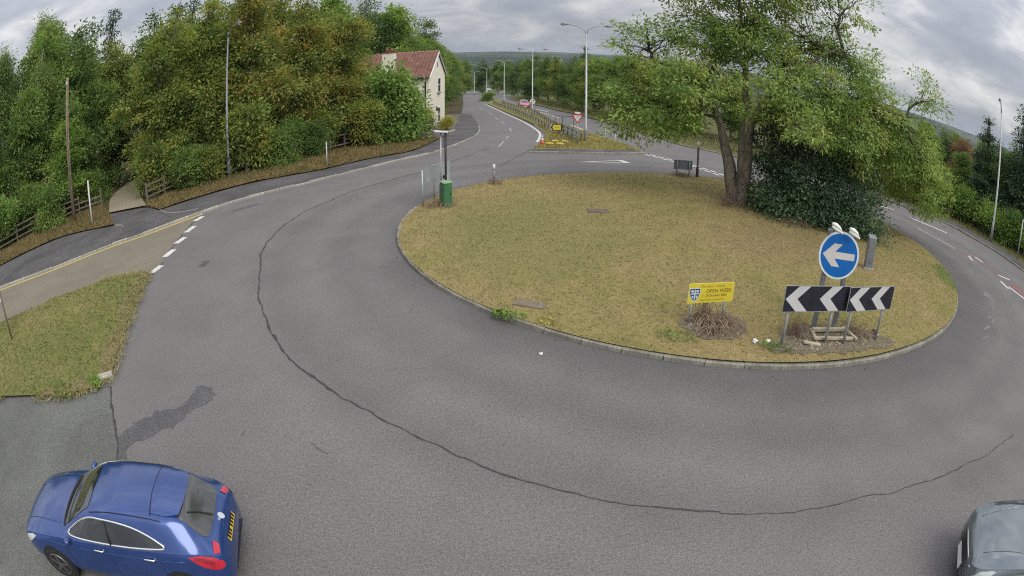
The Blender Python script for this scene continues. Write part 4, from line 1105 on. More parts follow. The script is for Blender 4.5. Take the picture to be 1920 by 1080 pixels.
for zc_ in (4.95, 1.85):
    w = MB().box((-.02, -3.95, zc_), (.08, 1.0, 1.55)).build('window', M_wtrim, house)
    MB().box((-.055, -3.95, zc_ + .37), (.03, .84, .62)).build('pane', M_pane, w)
    MB().box((-.055, -3.95, zc_ - .36), (.03, .84, .66)).build('pane', M_pane, w)
    MB().box((-.09, -3.95, zc_ - .83), (.2, 1.2, .09)).build('sill', M_stone, w)
MB().box((-.02, -3.3, 7.15), (.06, .35, .5)).build('gable_vent', M_stone, house)
MB().tube([(-.05, -.5, 2.9), (-.75, -.55, 2.95)], .03, 6).build('wall_bracket', M_pipe, house)
MB().box((-.70, -.55, 2.72), (.22, .22, .35)).build('wall_lantern', M_pane, house, bevel=.04)

# ------------------------------------------------------------------ post and rail fences
def fence(line, label, step=1.8):
    ln = np.array(line); x0, y0 = ln[0]; zb = float(wood_z(x0, y0))
    t = empty('rail_fence', (x0, y0, zb), 0, label, 'fence', 'weathered timber fences along the wood')
    q = resample(ln, step)
    pm = MB().box((0, 0, .55), (.11, .09, 1.5)).mesh('fence_post', M_wood)
    rm = MB().box((0, 0, 0), (1, .04, .095)).mesh('rail', M_wood)
    for i, (x, y) in enumerate(q):
        z = float(wood_z(x, y)) - zb
        d = q[min(i + 1, len(q) - 1)] - q[max(i - 1, 0)]
        o = link('fence_post', pm, t, (x - x0, y - y0, z - .12)); o.rotation_euler = (random.gauss(0, .02), random.gauss(0, .02), math.atan2(d[1], d[0]))
        if i < len(q) - 1:
            x1, y1 = q[i + 1]; z1 = float(wood_z(x1, y1)) - zb; l = math.hypot(x1 - x, y1 - y)
            for h in (.36, .70, 1.06):
                if random.random() < .04:
                    continue
                n_ = np.array((-(y1 - y), x1 - x)) / l * -.06
                o = link('rail', rm, t, ((x + x1) / 2 - x0 + n_[0], (y + y1) / 2 - y0 + n_[1], (z + z1) / 2 + h + random.gauss(0, .012)))
                o.rotation_euler = (0, -math.atan2(z1 - z, l) + random.gauss(0, .008), math.atan2(y1 - y, x1 - x)); o.scale = (l - .01, 1, 1)
    return t
fence(smooth_line(L['fence_a'], .5), 'timber rail fence left of the farm track')
fence(smooth_line(L['fence_b'], .5), 'timber rail fence right of the farm track under the autumn trees')

# ------------------------------------------------------------------ vegetation
def barkmat(name, lo, hi):
    t = NT(name); mp = t.n('ShaderNodeMapping'); mp.inputs['Scale'].default_value = (9, 9, 1.6); t.l(t.obj(), mp.inputs[0])
    f = t.noise(mp.outputs[0], 1.6, 6, .68, .6); g = t.noise(t.obj(), 1.1, 4, .6)
    c = t.mix(t.ramp(g, [(.4, 0.0), (.65, .5)]), t.ramp(f, [(.34, lo), (.62, hi)]), tuple(k * .75 for k in (hi[0], hi[1] * 1.12, hi[2])))
    t.bsdf(c, .95, 0, .1, t.bump(f, 1.0, .09))
    return t.m
M_bark = barkmat('ridged_bark', (0.055, 0.043, 0.034), (0.26, 0.215, 0.175))
M_bark_dk = simple('dark_bark', (0.055, 0.045, 0.038), 0.95, 0, 0.35, 9, 0.8)
M_birchbark = simple('pale_birch_bark', (0.36, 0.34, 0.29), 0.9, 0, 0.3, 6, 0.4, dirt=(0.06, 0.05, 0.045))
LM = {
    'green': leafmat('mid_green_leaves', [(0.2, (0.077, 0.136, 0.041)), (0.45, (0.152, 0.241, 0.069)), (0.65, (0.232, 0.338, 0.089)), (0.85, (0.328, 0.408, 0.117))]),
    'lush': leafmat('bright_green_leaves', [(0.2, (0.105, 0.180, 0.041)), (0.45, (0.205, 0.328, 0.074)), (0.65, (0.302, 0.434, 0.105)), (0.85, (0.434, 0.460, 0.158))]),
    'olive': leafmat('olive_turning_leaves', [(0.235, (0.088, 0.131, 0.042)), (0.415, (0.165, 0.239, 0.063)), (0.575, (0.271, 0.336, 0.081)), (0.735, (0.398, 0.399, 0.092)), (0.895, (0.470, 0.349, 0.092))], 0.5, .48),
    'autumn': leafmat('autumn_tinted_leaves', [(0.235, (0.093, 0.137, 0.045)), (0.415, (0.173, 0.239, 0.065)), (0.565, (0.285, 0.329, 0.087)), (0.695, (0.456, 0.381, 0.099)), (0.855, (0.470, 0.302, 0.095))], 0.5, .48),
    'dark': leafmat('dark_green_leaves', [(0.2, (0.053, 0.094, 0.035)), (0.45, (0.105, 0.174, 0.054)), (0.7, (0.164, 0.246, 0.077)), (0.9, (0.250, 0.315, 0.110))]),
    'conifer': leafmat('conifer_needles', [(0.2, (0.035, 0.069, 0.036)), (0.5, (0.069, 0.116, 0.057)), (0.8, (0.116, 0.180, 0.077))], trans=0.15),
    'birch': leafmat('birch_leaves', [(0.2, (0.100, 0.152, 0.053)), (0.5, (0.180, 0.263, 0.077)), (0.75, (0.275, 0.355, 0.117)), (0.9, (0.394, 0.434, 0.145))]),
    'holly': leafmat('glossy_dark_leaves', [(0.2, (0.022, 0.050, 0.022)), (0.5, (0.047, 0.091, 0.042)), (0.8, (0.092, 0.153, 0.068)), (0.95, (0.164, 0.249, 0.114))], trans=0.10, rough=0.5, spec=0.35),
    'laurel': leafmat('fresh_laurel_leaves', [(0.2, (0.092, 0.164, 0.048)), (0.45, (0.185, 0.302, 0.077)), (0.7, (0.315, 0.446, 0.130)), (0.9, (0.460, 0.460, 0.237))], rough=0.4),
    'hero': leafmat('ash_leaflets', [(0.2, (0.118, 0.184, 0.059)), (0.42, (0.212, 0.329, 0.086)), (0.62, (0.338, 0.450, 0.123)), (0.78, (0.450, 0.450, 0.177)), (0.95, (0.450, 0.450, 0.235))], noise_scale=0.6, trans=0.42),
    'gold': leafmat('yellow_green_leaves', [(0.2, (0.222, 0.222, 0.053)), (0.5, (0.460, 0.434, 0.092)), (0.8, (0.460, 0.460, 0.158))]),
    'copper': leafmat('copper_leaves', [(0.2, (0.105, 0.057, 0.048)), (0.5, (0.222, 0.117, 0.092)), (0.8, (0.343, 0.185, 0.130))]),
}
def unit(a):
    return a / (np.linalg.norm(a, axis=-1, keepdims=True) + 1e-9)
def leaf_mesh(name, pos, axis, nrm, ln, wd_, mat):
    """one diamond-shaped blade per entry"""
    a = unit(axis); b = unit(np.cross(nrm, a)); ln = ln[:, None]; wd_ = wd_[:, None]
    mid = pos + a * ln * 0.45
    v = np.stack([pos, mid + b * wd_ * 0.5, pos + a * ln, mid - b * wd_ * 0.5], 1).reshape(-1, 3)
    return npmesh(name, v, np.arange(len(v)), 4, mat)
def clusters_to_leaves(r_, cc, cn, sig, per, size, droop, flat, aspect=0.55):
    """leaves spread round every cluster centre; cn is the outward direction there"""
    n = len(cc) * per
    c = np.repeat(cc, per, 0); o = np.repeat(cn, per, 0); s = np.repeat(sig, per)
    g = r_.normal(0, 1, (n, 3)); g[:, 2] *= flat
    p = c + g * s[:, None]
    p[:, 2] -= droop * 0.5 * np.hypot(g[:, 0], g[:, 1]) * s
    ax = unit(o * 0.6 + unit(g) * 0.9 + r_.normal(0, 0.45, (n, 3)) + np.array([0, 0, -droop]))
    nm = unit(np.array([0, 0, 0.5]) + o * 0.95 + r_.normal(0, 0.5, (n, 3)))
    ln = size * r_.uniform(0.65, 1.35, n)
    return p, ax, nm, ln, ln * aspect
class Tubes:
    def __init__(s):
        s.mb = MB()
    def limb(s, pts, r0, r1, n=6):
        k = len(pts)
        s.mb.tube(pts, [r0 + (r1 - r0) * i / (k - 1) for i in range(k)], n, cap=False)
def bend(a, b, sag, r_, k=5):
    a, b = np.asarray(a, float), np.asarray(b, float)
    t = np.linspace(0, 1, k)[:, None]
    p = a + (b - a) * t
    L_ = np.linalg.norm(b - a)
    p[:, 2] += sag * L_ * np.sin(t[:, 0] * math.pi)
    p[1:-1] += r_.normal(0, 0.035 * L_, (k - 2, 3))
    return [tuple(x) for x in p]
def make_crown(r_, lobes, ncl, per, size, sig, droop, flat, shell=0.5, aspect=0.55):
    lb = np.array([l[:6] for l in lobes]); w = np.array([l[6] if len(l) > 6 else l[3] * l[4] * l[5] for l in lobes]); w = w / w.sum()
    idx = r_.choice(len(lb), ncl, p=w)
    d = unit(r_.normal(0, 1, (ncl, 3)))
    rad = r_.random(ncl) ** shell
    cc = lb[idx, :3] + d * lb[idx, 3:6] * rad[:, None]
    sg = sig * r_.uniform(0.6, 1.4, ncl)
    return idx, cc, unit(d + np.array([0, 0, .25])), sg
def tree_meshes(seed, h, spread, leaf, kind='broad', ncl=230, per=62, size=0.21, sig=0.42, trunk_r=0.2, low=0.12, bark=M_bark):
    r_ = np.random.default_rng(seed)
    lobes = []
    if kind == 'broad':
        for k in range(11):
            f = r_.uniform(low, 0.92); a = r_.uniform(0, 2 * math.pi)
            prof = math.sin(math.pi * min(1, 0.16 + 0.80 * f)) ** 0.7
            rr = spread * prof * r_.uniform(0.35, 0.72)
            s = spread * r_.uniform(0.30, 0.50) * (0.55 + 0.45 * prof)
            lobes.append((rr * math.cos(a), rr * math.sin(a), h * f, s, s, s * r_.uniform(0.65, 0.95)))
        lobes.append((0, 0, h * 0.55, spread * .55, spread * .55, h * .34)); lobes.append((0, 0, h * .86, spread * .38, spread * .38, h * .13))
        for k in range(6):
            a = r_.uniform(0, 2 * math.pi); rr = spread * r_.uniform(0, .35)
            lobes.append((rr * math.cos(a), rr * math.sin(a), h * r_.uniform(.93, 1.06), .25, .25, h * .05, .35))
        lobes = [l if len(l) > 6 else l + (l[3] * l[4] * l[5],) for l in lobes]
        droop, flat = 0.25, 0.6
    elif kind == 'birch':
        for k in range(15):
            f = r_.uniform(0.2, 0.98); a = r_.uniform(0, 2 * math.pi); rr = spread * (1.05 - f) ** 0.55 * r_.uniform(0.3, 0.8)
            lobes.append((rr * math.cos(a), rr * math.sin(a), h * f - .4, spread * .26, spread * .26, h * .10))
        lobes.append((0, 0, h * .93, spread * .16, spread * .16, h * .08))
        droop, flat = 1.5, 1.5
    elif kind == 'conifer':
        for k in range(26):
            f = (k + 0.5) / 26; a = k * 2.4; rr = spread * (1.02 - f) * r_.uniform(0.45, 0.8)
            lobes.append((rr * math.cos(a), rr * math.sin(a), h * (0.10 + .88 * f), spread * (1.02 - f) * .42 + .16, spread * (1.02 - f) * .42 + .16, h * .035 + .1))
        lobes.append((0, 0, h * .985, .14, .14, h * .03))
        droop, flat = 0.35, 0.45
    else:                                            # shrub: leafy to the ground
        for k in range(9):
            a = r_.uniform(0, 2 * math.pi); f = r_.uniform(0.12, 0.78); rr = spread * r_.uniform(0.2, 0.62) * (1.1 - 0.6 * f)
            s = spread * r_.uniform(.30, .48)
            lobes.append((rr * math.cos(a), rr * math.sin(a), h * f, s, s, h * r_.uniform(.16, .26)))
        lobes.append((0, 0, h * .6, spread * .45, spread * .45, h * .36))
        droop, flat = 0.3, 0.7
    idx, cc, cn, sg = make_crown(r_, lobes, ncl, per, size, sig, droop, flat, 0.42)
    cc[:, 2] = np.maximum(cc[:, 2], 0.15)
    p, ax, nm, ln, wd_ = clusters_to_leaves(r_, cc, cn, sg, per, size, droop, flat)
    crown = leaf_mesh('crown', p, ax, nm, ln, wd_, leaf)
    tb = Tubes()
    lean = r_.normal(0, .02 * h, 2)
    top = h * (0.97 if kind in ('conifer', 'birch') else 0.72)
    def tp(f):
        return (lean[0] * f * f, lean[1] * f * f, top * f)
    tb.mb.tube([(0, 0, -.4), (0, 0, 0), tp(.15), tp(.4), tp(.7), tp(1)], [trunk_r * 1.5, trunk_r * 1.25, trunk_r, trunk_r * .8, trunk_r * .5, trunk_r * .12], 9)
    for i, l in enumerate(lobes):
        f0 = min(.95, max(.08, (l[2] / top) * r_.uniform(.45, .75)))
        pts = bend(tp(f0), l[:3], .06, r_)
        tb.limb(pts, trunk_r * (.62 - .4 * f0), .03, 6)
        sel = np.where(idx == i)[0][::3]
        for j in sel[:14]:
            st = pts[r_.integers(2, 5)]
            tb.limb(bend(st, cc[j], .04, r_, 4), .026, .008, 4)
    return crown, tb.mb.mesh('trunk', bark, True)
TREE = {}
def species(key, *a, **k):
    TREE[key] = [tree_meshes(s, *a, **k) for s in k.pop('seeds')] if False else None
def sp(key, seeds, **k):
    TREE[key] = [tree_meshes(s, **k) for s in seeds]
sp('green', (11, 12), h=10, spread=3.6, leaf=LM['green'], ncl=270, per=74, sig=.36, size=.22)
sp('lush', (13,), h=10, spread=3.6, leaf=LM['lush'], ncl=270, per=70, size=.26, sig=.36)
sp('olive', (14, 15), h=12, spread=3.7, leaf=LM['olive'], ncl=320, per=74, sig=.36, size=.22)
sp('autumn', (16, 17), h=12, spread=3.6, leaf=LM['autumn'], ncl=300, per=74, sig=.36, size=.22)
sp('dark', (18, 19), h=14, spread=5.2, leaf=LM['dark'], ncl=360, per=66, size=.28, sig=.46)
sp('birch', (20, 21), h=13, spread=3.0, leaf=LM['birch'], kind='birch', ncl=330, per=60, size=.16, sig=.30, trunk_r=.13, bark=M_birchbark)
sp('conifer', (22, 23), h=12, spread=2.6, leaf=LM['conifer'], kind='conifer', ncl=460, per=46, size=.20, sig=.26, trunk_r=.16, bark=M_bark_dk)
sp('laurel', (24, 25), h=4.2, spread=2.3, leaf=LM['laurel'], kind='shrub', ncl=190, per=46, size=.22, sig=.30, trunk_r=.07)
sp('shrub', (26, 27), h=3.0, spread=1.9, leaf=LM['green'], kind='shrub', ncl=150, per=46, size=.16, sig=.28, trunk_r=.06)
sp('shrub_olive', (28,), h=3.0, spread=1.9, leaf=LM['olive'], kind='shrub', ncl=150, per=46, size=.16, sig=.28, trunk_r=.06)
sp('hedge', (29, 30), h=2.4, spread=1.7, leaf=LM['lush'], kind='shrub', ncl=170, per=46, size=.15, sig=.26, trunk_r=.06)
sp('gold', (31,), h=1.7, spread=1.2, leaf=LM['gold'], kind='shrub', ncl=110, per=40, size=.12, sig=.2, trunk_r=.05)
sp('copper', (32,), h=6, spread=2.6, leaf=LM['copper'], ncl=200, per=52, size=.2)
NOMH = {'green': 10, 'lush': 10, 'olive': 12, 'autumn': 12, 'dark': 14, 'birch': 13, 'conifer': 12, 'laurel': 4.2, 'shrub': 3, 'shrub_olive': 3, 'hedge': 2.4, 'gold': 1.7, 'copper': 6}
NAMES = {'birch': 'birch_tree', 'conifer': 'conifer_tree', 'laurel': 'laurel_shrub', 'shrub': 'shrub', 'shrub_olive': 'shrub', 'hedge': 'hedge_shrub', 'gold': 'shrub'}
tcount = {}
def plant(key, x, y, h, label, group, wide=1.0, zf=wood_z):
    i = tcount.get(key, 0); tcount[key] = i + 1
    crown, trunk = TREE[key][i % len(TREE[key])]
    s = h / NOMH[key]
    isbush = key in ('laurel', 'shrub', 'shrub_olive', 'hedge', 'gold')
    t = empty(NAMES.get(key, 'broadleaf_tree'), (x, y, float(zf(x, y)) - .05), random.uniform(0, 6.28), label, 'shrub' if isbush else 'tree', group)
    t.scale = (s ** .75 * wide, s ** .75 * wide, s)
    link('crown', crown, t); link('stems' if isbush else 'trunk', trunk, t)
    return t
GW = 'woodland trees behind the left fence'
for k, x, y, h, lab in (
    ('green', -40.0, 21.5, 12.0, 'mid green tree behind the bright tree at the left edge'),
    ('green', -35.6, 29.8, 14.5, 'mid green tree between the two nearer birches'),
    ('birch', -41.5, 28.5, 15.5, 'birch crown standing behind the left edge trees'),
    ('olive', -31.6, 36.6, 11.5, 'olive tree overhanging the end of the farm track'),
    ('dark', -37.5, 37.5, 14.5, 'dark tree behind the tall birch'),
    ('green', -30.8, 32.6, 9.0, 'mid green tree on the left bank of the farm track'),
    ('green', -41.0, 36.0, 15.5, 'tall green tree deep in the left wood'),
    ('olive', -24.0, 37.2, 11.5, 'olive tree on the right bank of the farm track'),
    ('dark', -34.5, 46.5, 15.0, 'dark tree behind the highest conifers'),
    ('green', -32.0, 24.6, 9.5, 'mid green tree left of the utility pole close to the fence'),
    ('lush', -29.2, 26.8, 6.0, 'low bright tree under the utility pole'),
    ('dark', -14.0, 118.0, 11.0, 'dark tree overhanging the vanishing outbound road'),
    ('green', -14.8, 142.0, 12.0, 'green tree closing the left of the far road'),
    ('olive', -17.5, 180.0, 13.0, 'yellowish tree where the far road bends away'),
    ('green', -20.0, 250.0, 15.0, 'far green tree closing the road end on the left'),
    ('dark', -13.5, 262.0, 15.0, 'far dark tree closing the road end in the middle'),
    ('green', -6.5, 255.0, 14.0, 'far green tree closing the road end on the right'),
    ('lush', -34.0, 21.0, 8.5, 'bright green leafy tree at the left edge behind the fence'),
    ('birch', -37.5, 25.5, 13.6, 'drooping birch nearest the left picture edge'),
    ('birch', -33.0, 27.0, 13.0, 'drooping birch with a pale trunk left of the utility pole'),
    ('green', -30.5, 28.5, 8.0, 'mid green tree right behind the utility pole'),
    ('green', -33.5, 32.5, 12.0, 'mid green tree left of the farm track end'),
    ('birch', -38.5, 32.0, 16.6, 'tall birch whose top pokes above the left woodland'),
    ('dark', -45.0, 27.0, 15.0, 'dark tree deep in the wood at far left'),
    ('conifer', -34.5, 38.5, 16.2, 'tall dark conifer above the farm track'),
    ('dark', -31.0, 44.0, 14.2, 'dark broad tree closing the end of the farm track'),
    ('conifer', -29.0, 43.0, 15.6, 'tall conifer tip right of the farm track'),
    ('olive', -26.2, 41.0, 12.5, 'olive tree behind the farm track bend'),
    ('olive', -21.9, 30.6, 11.0, 'olive yellow tree beside the farm track entrance'),
    ('olive', -19.6, 33.6, 11.4, 'olive yellow tree left of the left lamp post'),
    ('autumn', -17.3, 35.9, 13.2, 'orange tinted tree right behind the left lamp post'),
    ('autumn', -15.0, 40.0, 11.9, 'orange tinted tree in the middle of the fence'),
    ('autumn', -12.9, 43.8, 10.4, 'orange tinted tree near the right end of the fence'),
    ('olive', -13.8, 47.6, 10.6, 'olive tree between the fence end and the house'),
    ('olive', -23.6, 43.0, 13.8, 'tall olive tree in the second row of the wood'),
    ('autumn', -20.0, 46.5, 14.8, 'tall orange crown in the second row above the lamp post'),
    ('green', -17.5, 50.5, 12.6, 'tall green tree in the second row left of the house'),
    ('dark', -26.0, 55.0, 14.6, 'dark tree crown at the back of the left wood'),
    ('conifer', -33.0, 52.0, 17.6, 'highest conifer at the back of the left wood'),
    ('lush', -22.0, 68.5, 16.5, 'fresh green dome behind the left end of the house'),
    ('dark', -19.5, 76.0, 17.0, 'big dark dome of a tree behind the house roof'),
    ('lush', -15.8, 79.0, 15.5, 'big green dome of a tree behind the house chimney'),
    ('dark', -13.0, 86.0, 13.8, 'dark tree behind the house gable'),
    ('green', -11.3, 70.5, 10.0, 'green tree hard against the right of the house'),
    ('green', -11.2, 79.0, 11.0, 'green tree overhanging the outbound road beyond the house'),
    ('olive', -12.4, 92.0, 11.0, 'yellowish tree on the left of the outbound road'),
    ('green', -13.6, 106.0, 11.0, 'green tree farther down the left of the outbound road'),
    ('dark', -17.0, 128.0, 12.5, 'dark tree where the outbound road disappears'),
    ('green', -21.0, 160.0, 13.0, 'far tree on the left of the vanishing road'),
    ('dark', -27.0, 205.0, 14.0, 'farthest tree on the left of the vanishing road')):
    plant(k, x, y, h, lab, GW)
GS = 'shrubs growing through the left fence'
for i, (k, x, y, h, lab) in enumerate((
    ('shrub_olive', -16.2, 32.6, 4.6, 'yellow green sapling in front of the left lamp post'), ('shrub', -19.1, 28.9, 2.6, 'green shrub spilling over the fence near the farm track'),
    ('shrub_olive', -17.9, 30.5, 2.4, 'olive shrub spilling over the fence left of the lamp post'), ('shrub', -14.6, 34.9, 2.8, 'green shrub spilling over the fence right of the lamp post'),
    ('shrub', -13.2, 38.2, 2.6, 'green shrub spilling over the fence behind the grey post'), ('laurel', -9.2, 44.8, 6.6, 'tall fresh green laurel standing before the house chimney'),
    ('shrub_olive', -10.9, 42.6, 3.6, 'olive shrub over the right end of the fence'), ('laurel', -30.2, 20.2, 3.2, 'glossy shrub over the fence nearest the left edge'), ('shrub', -28.0, 23.2, 2.8, 'green shrub over the fence left of the pole foot'),
    ('laurel', -32.3, 19.8, 4.2, 'glossy shrub behind the fence at the left edge'), ('shrub', -30.4, 22.6, 3.2, 'green shrub behind the fence left of the utility pole'),
    ('laurel', -28.6, 25.6, 3.6, 'glossy shrub by the utility pole foot'), ('shrub', -28.2, 28.8, 2.6, 'green shrub at the left side of the farm track'),
    ('shrub', -31.4, 33.0, 3.0, 'green shrub further up the left side of the farm track'), ('shrub_olive', -21.3, 28.2, 3.2, 'olive shrub at the fence corner by the farm track'),
    ('shrub', -20.6, 30.6, 3.4, 'green shrub covering the fence right of the farm track'), ('shrub_olive', -18.6, 33.2, 3.0, 'olive shrub just left of the left lamp post'),
    ('shrub', -16.6, 35.4, 3.2, 'green shrub right of the left lamp post'), ('laurel', -15.0, 37.6, 3.2, 'glossy shrub behind the middle of the fence'),
    ('shrub_olive', -13.7, 40.4, 3.2, 'olive shrub behind the short grey post'), ('laurel', -11.9, 43.6, 4.4, 'glossy shrub before the right end of the fence'),
    ('laurel', -10.2, 45.3, 5.2, 'fresh green laurel in front of the house wall, left one'), ('laurel', -9.0, 47.6, 4.6, 'fresh green laurel in front of the house wall, middle one'),
    ('laurel', -8.1, 46.0, 3.4, 'fresh green laurel spilling to the footpath before the house'), ('shrub_olive', -7.6, 49.6, 2.4, 'olive shrub at the foot of the house wall'),
    ('laurel', -11.6, 49.4, 6.6, 'tall laurel hiding the left part of the house'), ('gold', -6.0, 54.6, 1.4, 'golden green bush at the right corner of the house'))):
    plant(k, x, y, h, lab, GS)
GR = 'trees along the right of the dual carriageway'
for i, (k, x, y, h) in enumerate((('green', 16.8, 62, 7.6), ('olive', 15.6, 69, 8.2), ('green', 15.0, 76, 8.6), ('green', 14.2, 84, 8.8), ('lush', 13.6, 91, 8.8), ('olive', 13.2, 99, 9.2), ('green', 12.2, 107, 9.6), ('dark', 11.2, 117, 10.0), ('olive', 9.4, 128, 10.2), ('green', 8.0, 141, 10.8), ('dark', 6.4, 156, 11.6), ('green', 4.2, 175, 12.2), ('dark', 1.4, 198, 12.6), ('green', -2.6, 226, 13.0), ('conifer', 15.0, 128, 14.0), ('dark', 19.5, 78, 8.6), ('green', 18.8, 92, 9.0), ('dark', 20.5, 66, 8.0), ('green', 22.0, 57, 7.0), ('olive', 26.0, 52, 7.0), ('green', 30.0, 48, 6.6), ('green', 25.0, 62, 7.4), ('green', 34.0, 52, 6.6), ('lush', 31.5, 40.0, 5.0), ('green', 28.4, 43.5, 5.0))):
    order = ('nearest the junction', 'second from the junction', 'third from the junction', 'fourth from the junction', 'fifth from the junction', 'sixth from the junction', 'seventh from the junction', 'eighth from the junction', 'ninth from the junction', 'tenth from the junction', 'eleventh from the junction', 'twelfth from the junction', 'thirteenth from the junction', 'farthest from the junction')
    word = {'green': 'mid green', 'olive': 'yellowish', 'dark': 'dark green', 'lush': 'bright green', 'conifer': 'dark'}[k]
    if i < 14:
        lab = f'{word} roadside tree right of the inbound carriageway, {order[i]}'
    elif k == 'conifer':
        lab = 'dark conifer rising above the trees right of the tall lamp post'
    else:
        lab = {15: 'dark green tree behind the row, right of the lone conifer', 16: 'mid green tree behind the row, left of the lone conifer', 17: 'dark green tree behind the left drooping crown of the big tree', 18: 'mid green tree just left of the big tree trunk, across the road', 19: 'yellowish tree across the road between the big tree stems', 20: 'mid green tree across the road right of the big tree stems', 21: 'mid green tree in the back row behind the big tree stems', 22: 'mid green tree across the road above the dark bush', 23: 'bright green low tree across the road right of the dark bush', 24: 'mid green low tree across the road behind the dark bush'}[i]
    t = plant(k, x, y, h, lab, GR if i < 15 else 'background trees behind the big roundabout tree', 1.05, right_z)
GH = 'hedges and trees beyond the right footpath'
for k, x, y, h, lab, w in (
    ('hedge', 25.6, 35.0, 2.6, 'bright hedge shrub seen under the big tree, leftmost', 1.1), ('hedge', 27.4, 33.2, 2.8, 'bright hedge shrub seen under the big tree, second', 1.1),
    ('gold', 28.6, 31.2, 2.4, 'yellow green bush at the bend of the right footpath', 1.1), ('hedge', 30.2, 30.2, 2.8, 'hedge shrub right of the yellow green bush', 1.1),
    ('hedge', 31.6, 28.0, 2.6, 'hedge shrub left of the right lamp post', 1.1), ('hedge', 32.4, 25.6, 2.6, 'hedge shrub right behind the right lamp post', 1.1),
    ('hedge', 33.0, 22.8, 2.5, 'hedge shrub between right lamp post and edge post', 1.1), ('hedge', 33.2, 20.0, 2.5, 'hedge shrub at the right picture edge', 1.1),
    ('conifer', 35.6, 24.2, 10.4, 'dark conifer right of the right lamp post', 1.25), ('conifer', 34.2, 27.8, 8.6, 'dark conifer left of the right lamp post', 1.15),
    ('conifer', 37.8, 20.2, 11.0, 'dark conifer at the right picture edge', 1.4), ('dark', 36.4, 22.4, 8.8, 'dark leafy tree between the two right conifers', .62), ('dark', 35.0, 26.4, 6.6, 'dark leafy tree behind the right lamp post', .6), ('dark', 38.2, 18.0, 9.5, 'dark leafy tree at the right picture edge', .7), ('green', 42.0, 31.0, 6.5, 'green tree masking the far hill right of the copper tree', 1.2), ('green', 46.0, 38.0, 6.6, 'green tree behind the copper tree', 1.2), ('dark', 45.5, 44.0, 6.8, 'dark tree on the right skyline beside the drooping crown', 1.1), ('green', 50.0, 47.0, 7.2, 'green tree on the right skyline behind the dark one', 1.2), ('green', 41.5, 44.0, 6.4, 'green tree on the right skyline behind the drooping crown', 1.1), ('dark', 52.0, 42.0, 7.0, 'dark tree on the right skyline left of the conifer', 1.1), ('dark', 38.6, 27.2, 7.2, 'dark tree filling the gap behind the right conifers', .8),
    ('green', 36.0, 32.5, 5.0, 'low green tree left of the right conifers', 1.0), ('copper', 40.5, 37.0, 5.6, 'copper brown tree behind the right hedge', 1.0),
    ('green', 34.8, 37.0, 4.6, 'low green tree in front of the copper tree', 1.0), ('dark', 36.6, 17.0, 7.5, 'dark tree outside the right footpath near the camera', .8)):
    plant(k, x, y, h, lab, GH, w, right_z)

# the big tree on the roundabout --------------------------------------------
HL = [(4.66, 24.56, 3.86, 1.46, 1.24, 1.29, 1.1), (6.3, 23.68, 3.86, 1.81, 1.31, 1.1, 1.1), (6.79, 23.02, 5.23, 1.68, 1.32, 1.25, 0.9), (5.75, 25.36, 7.1, 1.9, 1.49, 1.41, 0.55), (8.18, 24.68, 7.82, 1.97, 1.53, 1.43, 0.9), (10.05, 23.98, 8.4, 2.31, 1.87, 1.84, 1.2), (8.4, 23.55, 6.12, 1.67, 1.29, 1.2, 0.8), (12.83, 23.76, 8.47, 2.52, 1.99, 1.9, 0.85), (14.95, 22.48, 7.83, 2.2, 1.77, 1.73, 0.9), (10.95, 21.36, 5.87, 1.95, 1.45, 1.26, 0.9), (13.17, 21.25, 6.18, 2.13, 1.55, 1.31, 0.9), (15.53, 20.85, 5.96, 2.47, 1.83, 1.6, 1.0), (18.32, 19.83, 6.96, 1.28, 1.27, 1.54, 0.35), (18.0, 21.45, 4.26, 2.58, 2.03, 1.94, 1.3), (19.18, 20.4, 2.98, 1.83, 1.63, 1.79, 0.8), (14.1, 20.64, 4.3, 2.18, 1.61, 1.39, 1.0), (11.49, 19.35, 4.57, 1.65, 1.12, 0.84, 0.6), (10.89, 23.61, 11.29, 3.72, 2.58, 2.01, 1.2), (7.33, 24.95, 10.09, 2.46, 1.73, 1.39, 0.6), (14.65, 22.68, 11.16, 2.67, 1.99, 1.75, 0.4), (17.44, 22.54, 2.47, 1.93, 1.34, 1.05, 0.5), (10.32, 22.22, 4.75, 1.46, 1.12, 1.04, 0.7), (11.63, 23.25, 7.19, 1.85, 1.4, 1.27, 0.6)]
HS = [[(9.26, 23.12, 0.13), (8.98, 23.33, 1.98), (8.59, 24.01, 4.07), (8.05, 24.2, 5.31), (6.74, 24.07, 5.87)], [(9.57, 22.99, 0.19), (9.57, 23.1, 2.32), (9.77, 23.23, 4.31), (9.97, 24.01, 6.85), (9.75, 24.1, 9.68)], [(9.62, 22.86, 0.23), (9.64, 22.96, 2.35), (9.82, 22.99, 4.35), (11.63, 22.69, 6.6), (14.19, 21.79, 8.34)], [(9.58, 23.2, 0.13), (9.62, 23.29, 2.28), (10.1, 23.19, 4.13), (12.99, 21.94, 5.34), (16.67, 19.96, 5.59)], [(9.42, 23.26, 0.1), (9.14, 23.48, 1.96), (8.75, 24.06, 3.84), (6.55, 25.16, 5.93), (4.26, 25.65, 6.83)]]
BL = [(10.95, 23.2, 3.0, 1.35, 0.0, 1.25), (11.6, 23.4, 4.0, 1.1, 0.0, 0.9), (11.18, 23.03, 1.3, 1.55, 0.0, 1.19), (12.88, 21.89, 2.1, 2.14, 0.0, 1.76), (14.86, 21.34, 1.6, 1.71, 0.0, 1.8), (12.01, 21.7, 0.89, 2.33, 0.0, 0.97), (14.86, 19.6, 0.68, 1.17, 0.0, 0.59), (10.37, 22.97, 0.72, 1.06, 0.0, 0.61), (13.56, 22.19, 3.32, 1.51, 0.0, 1.08), (13.51, 20.56, 0.75, 1.6, 0.0, 0.87)]
r_ = np.random.default_rng(41)
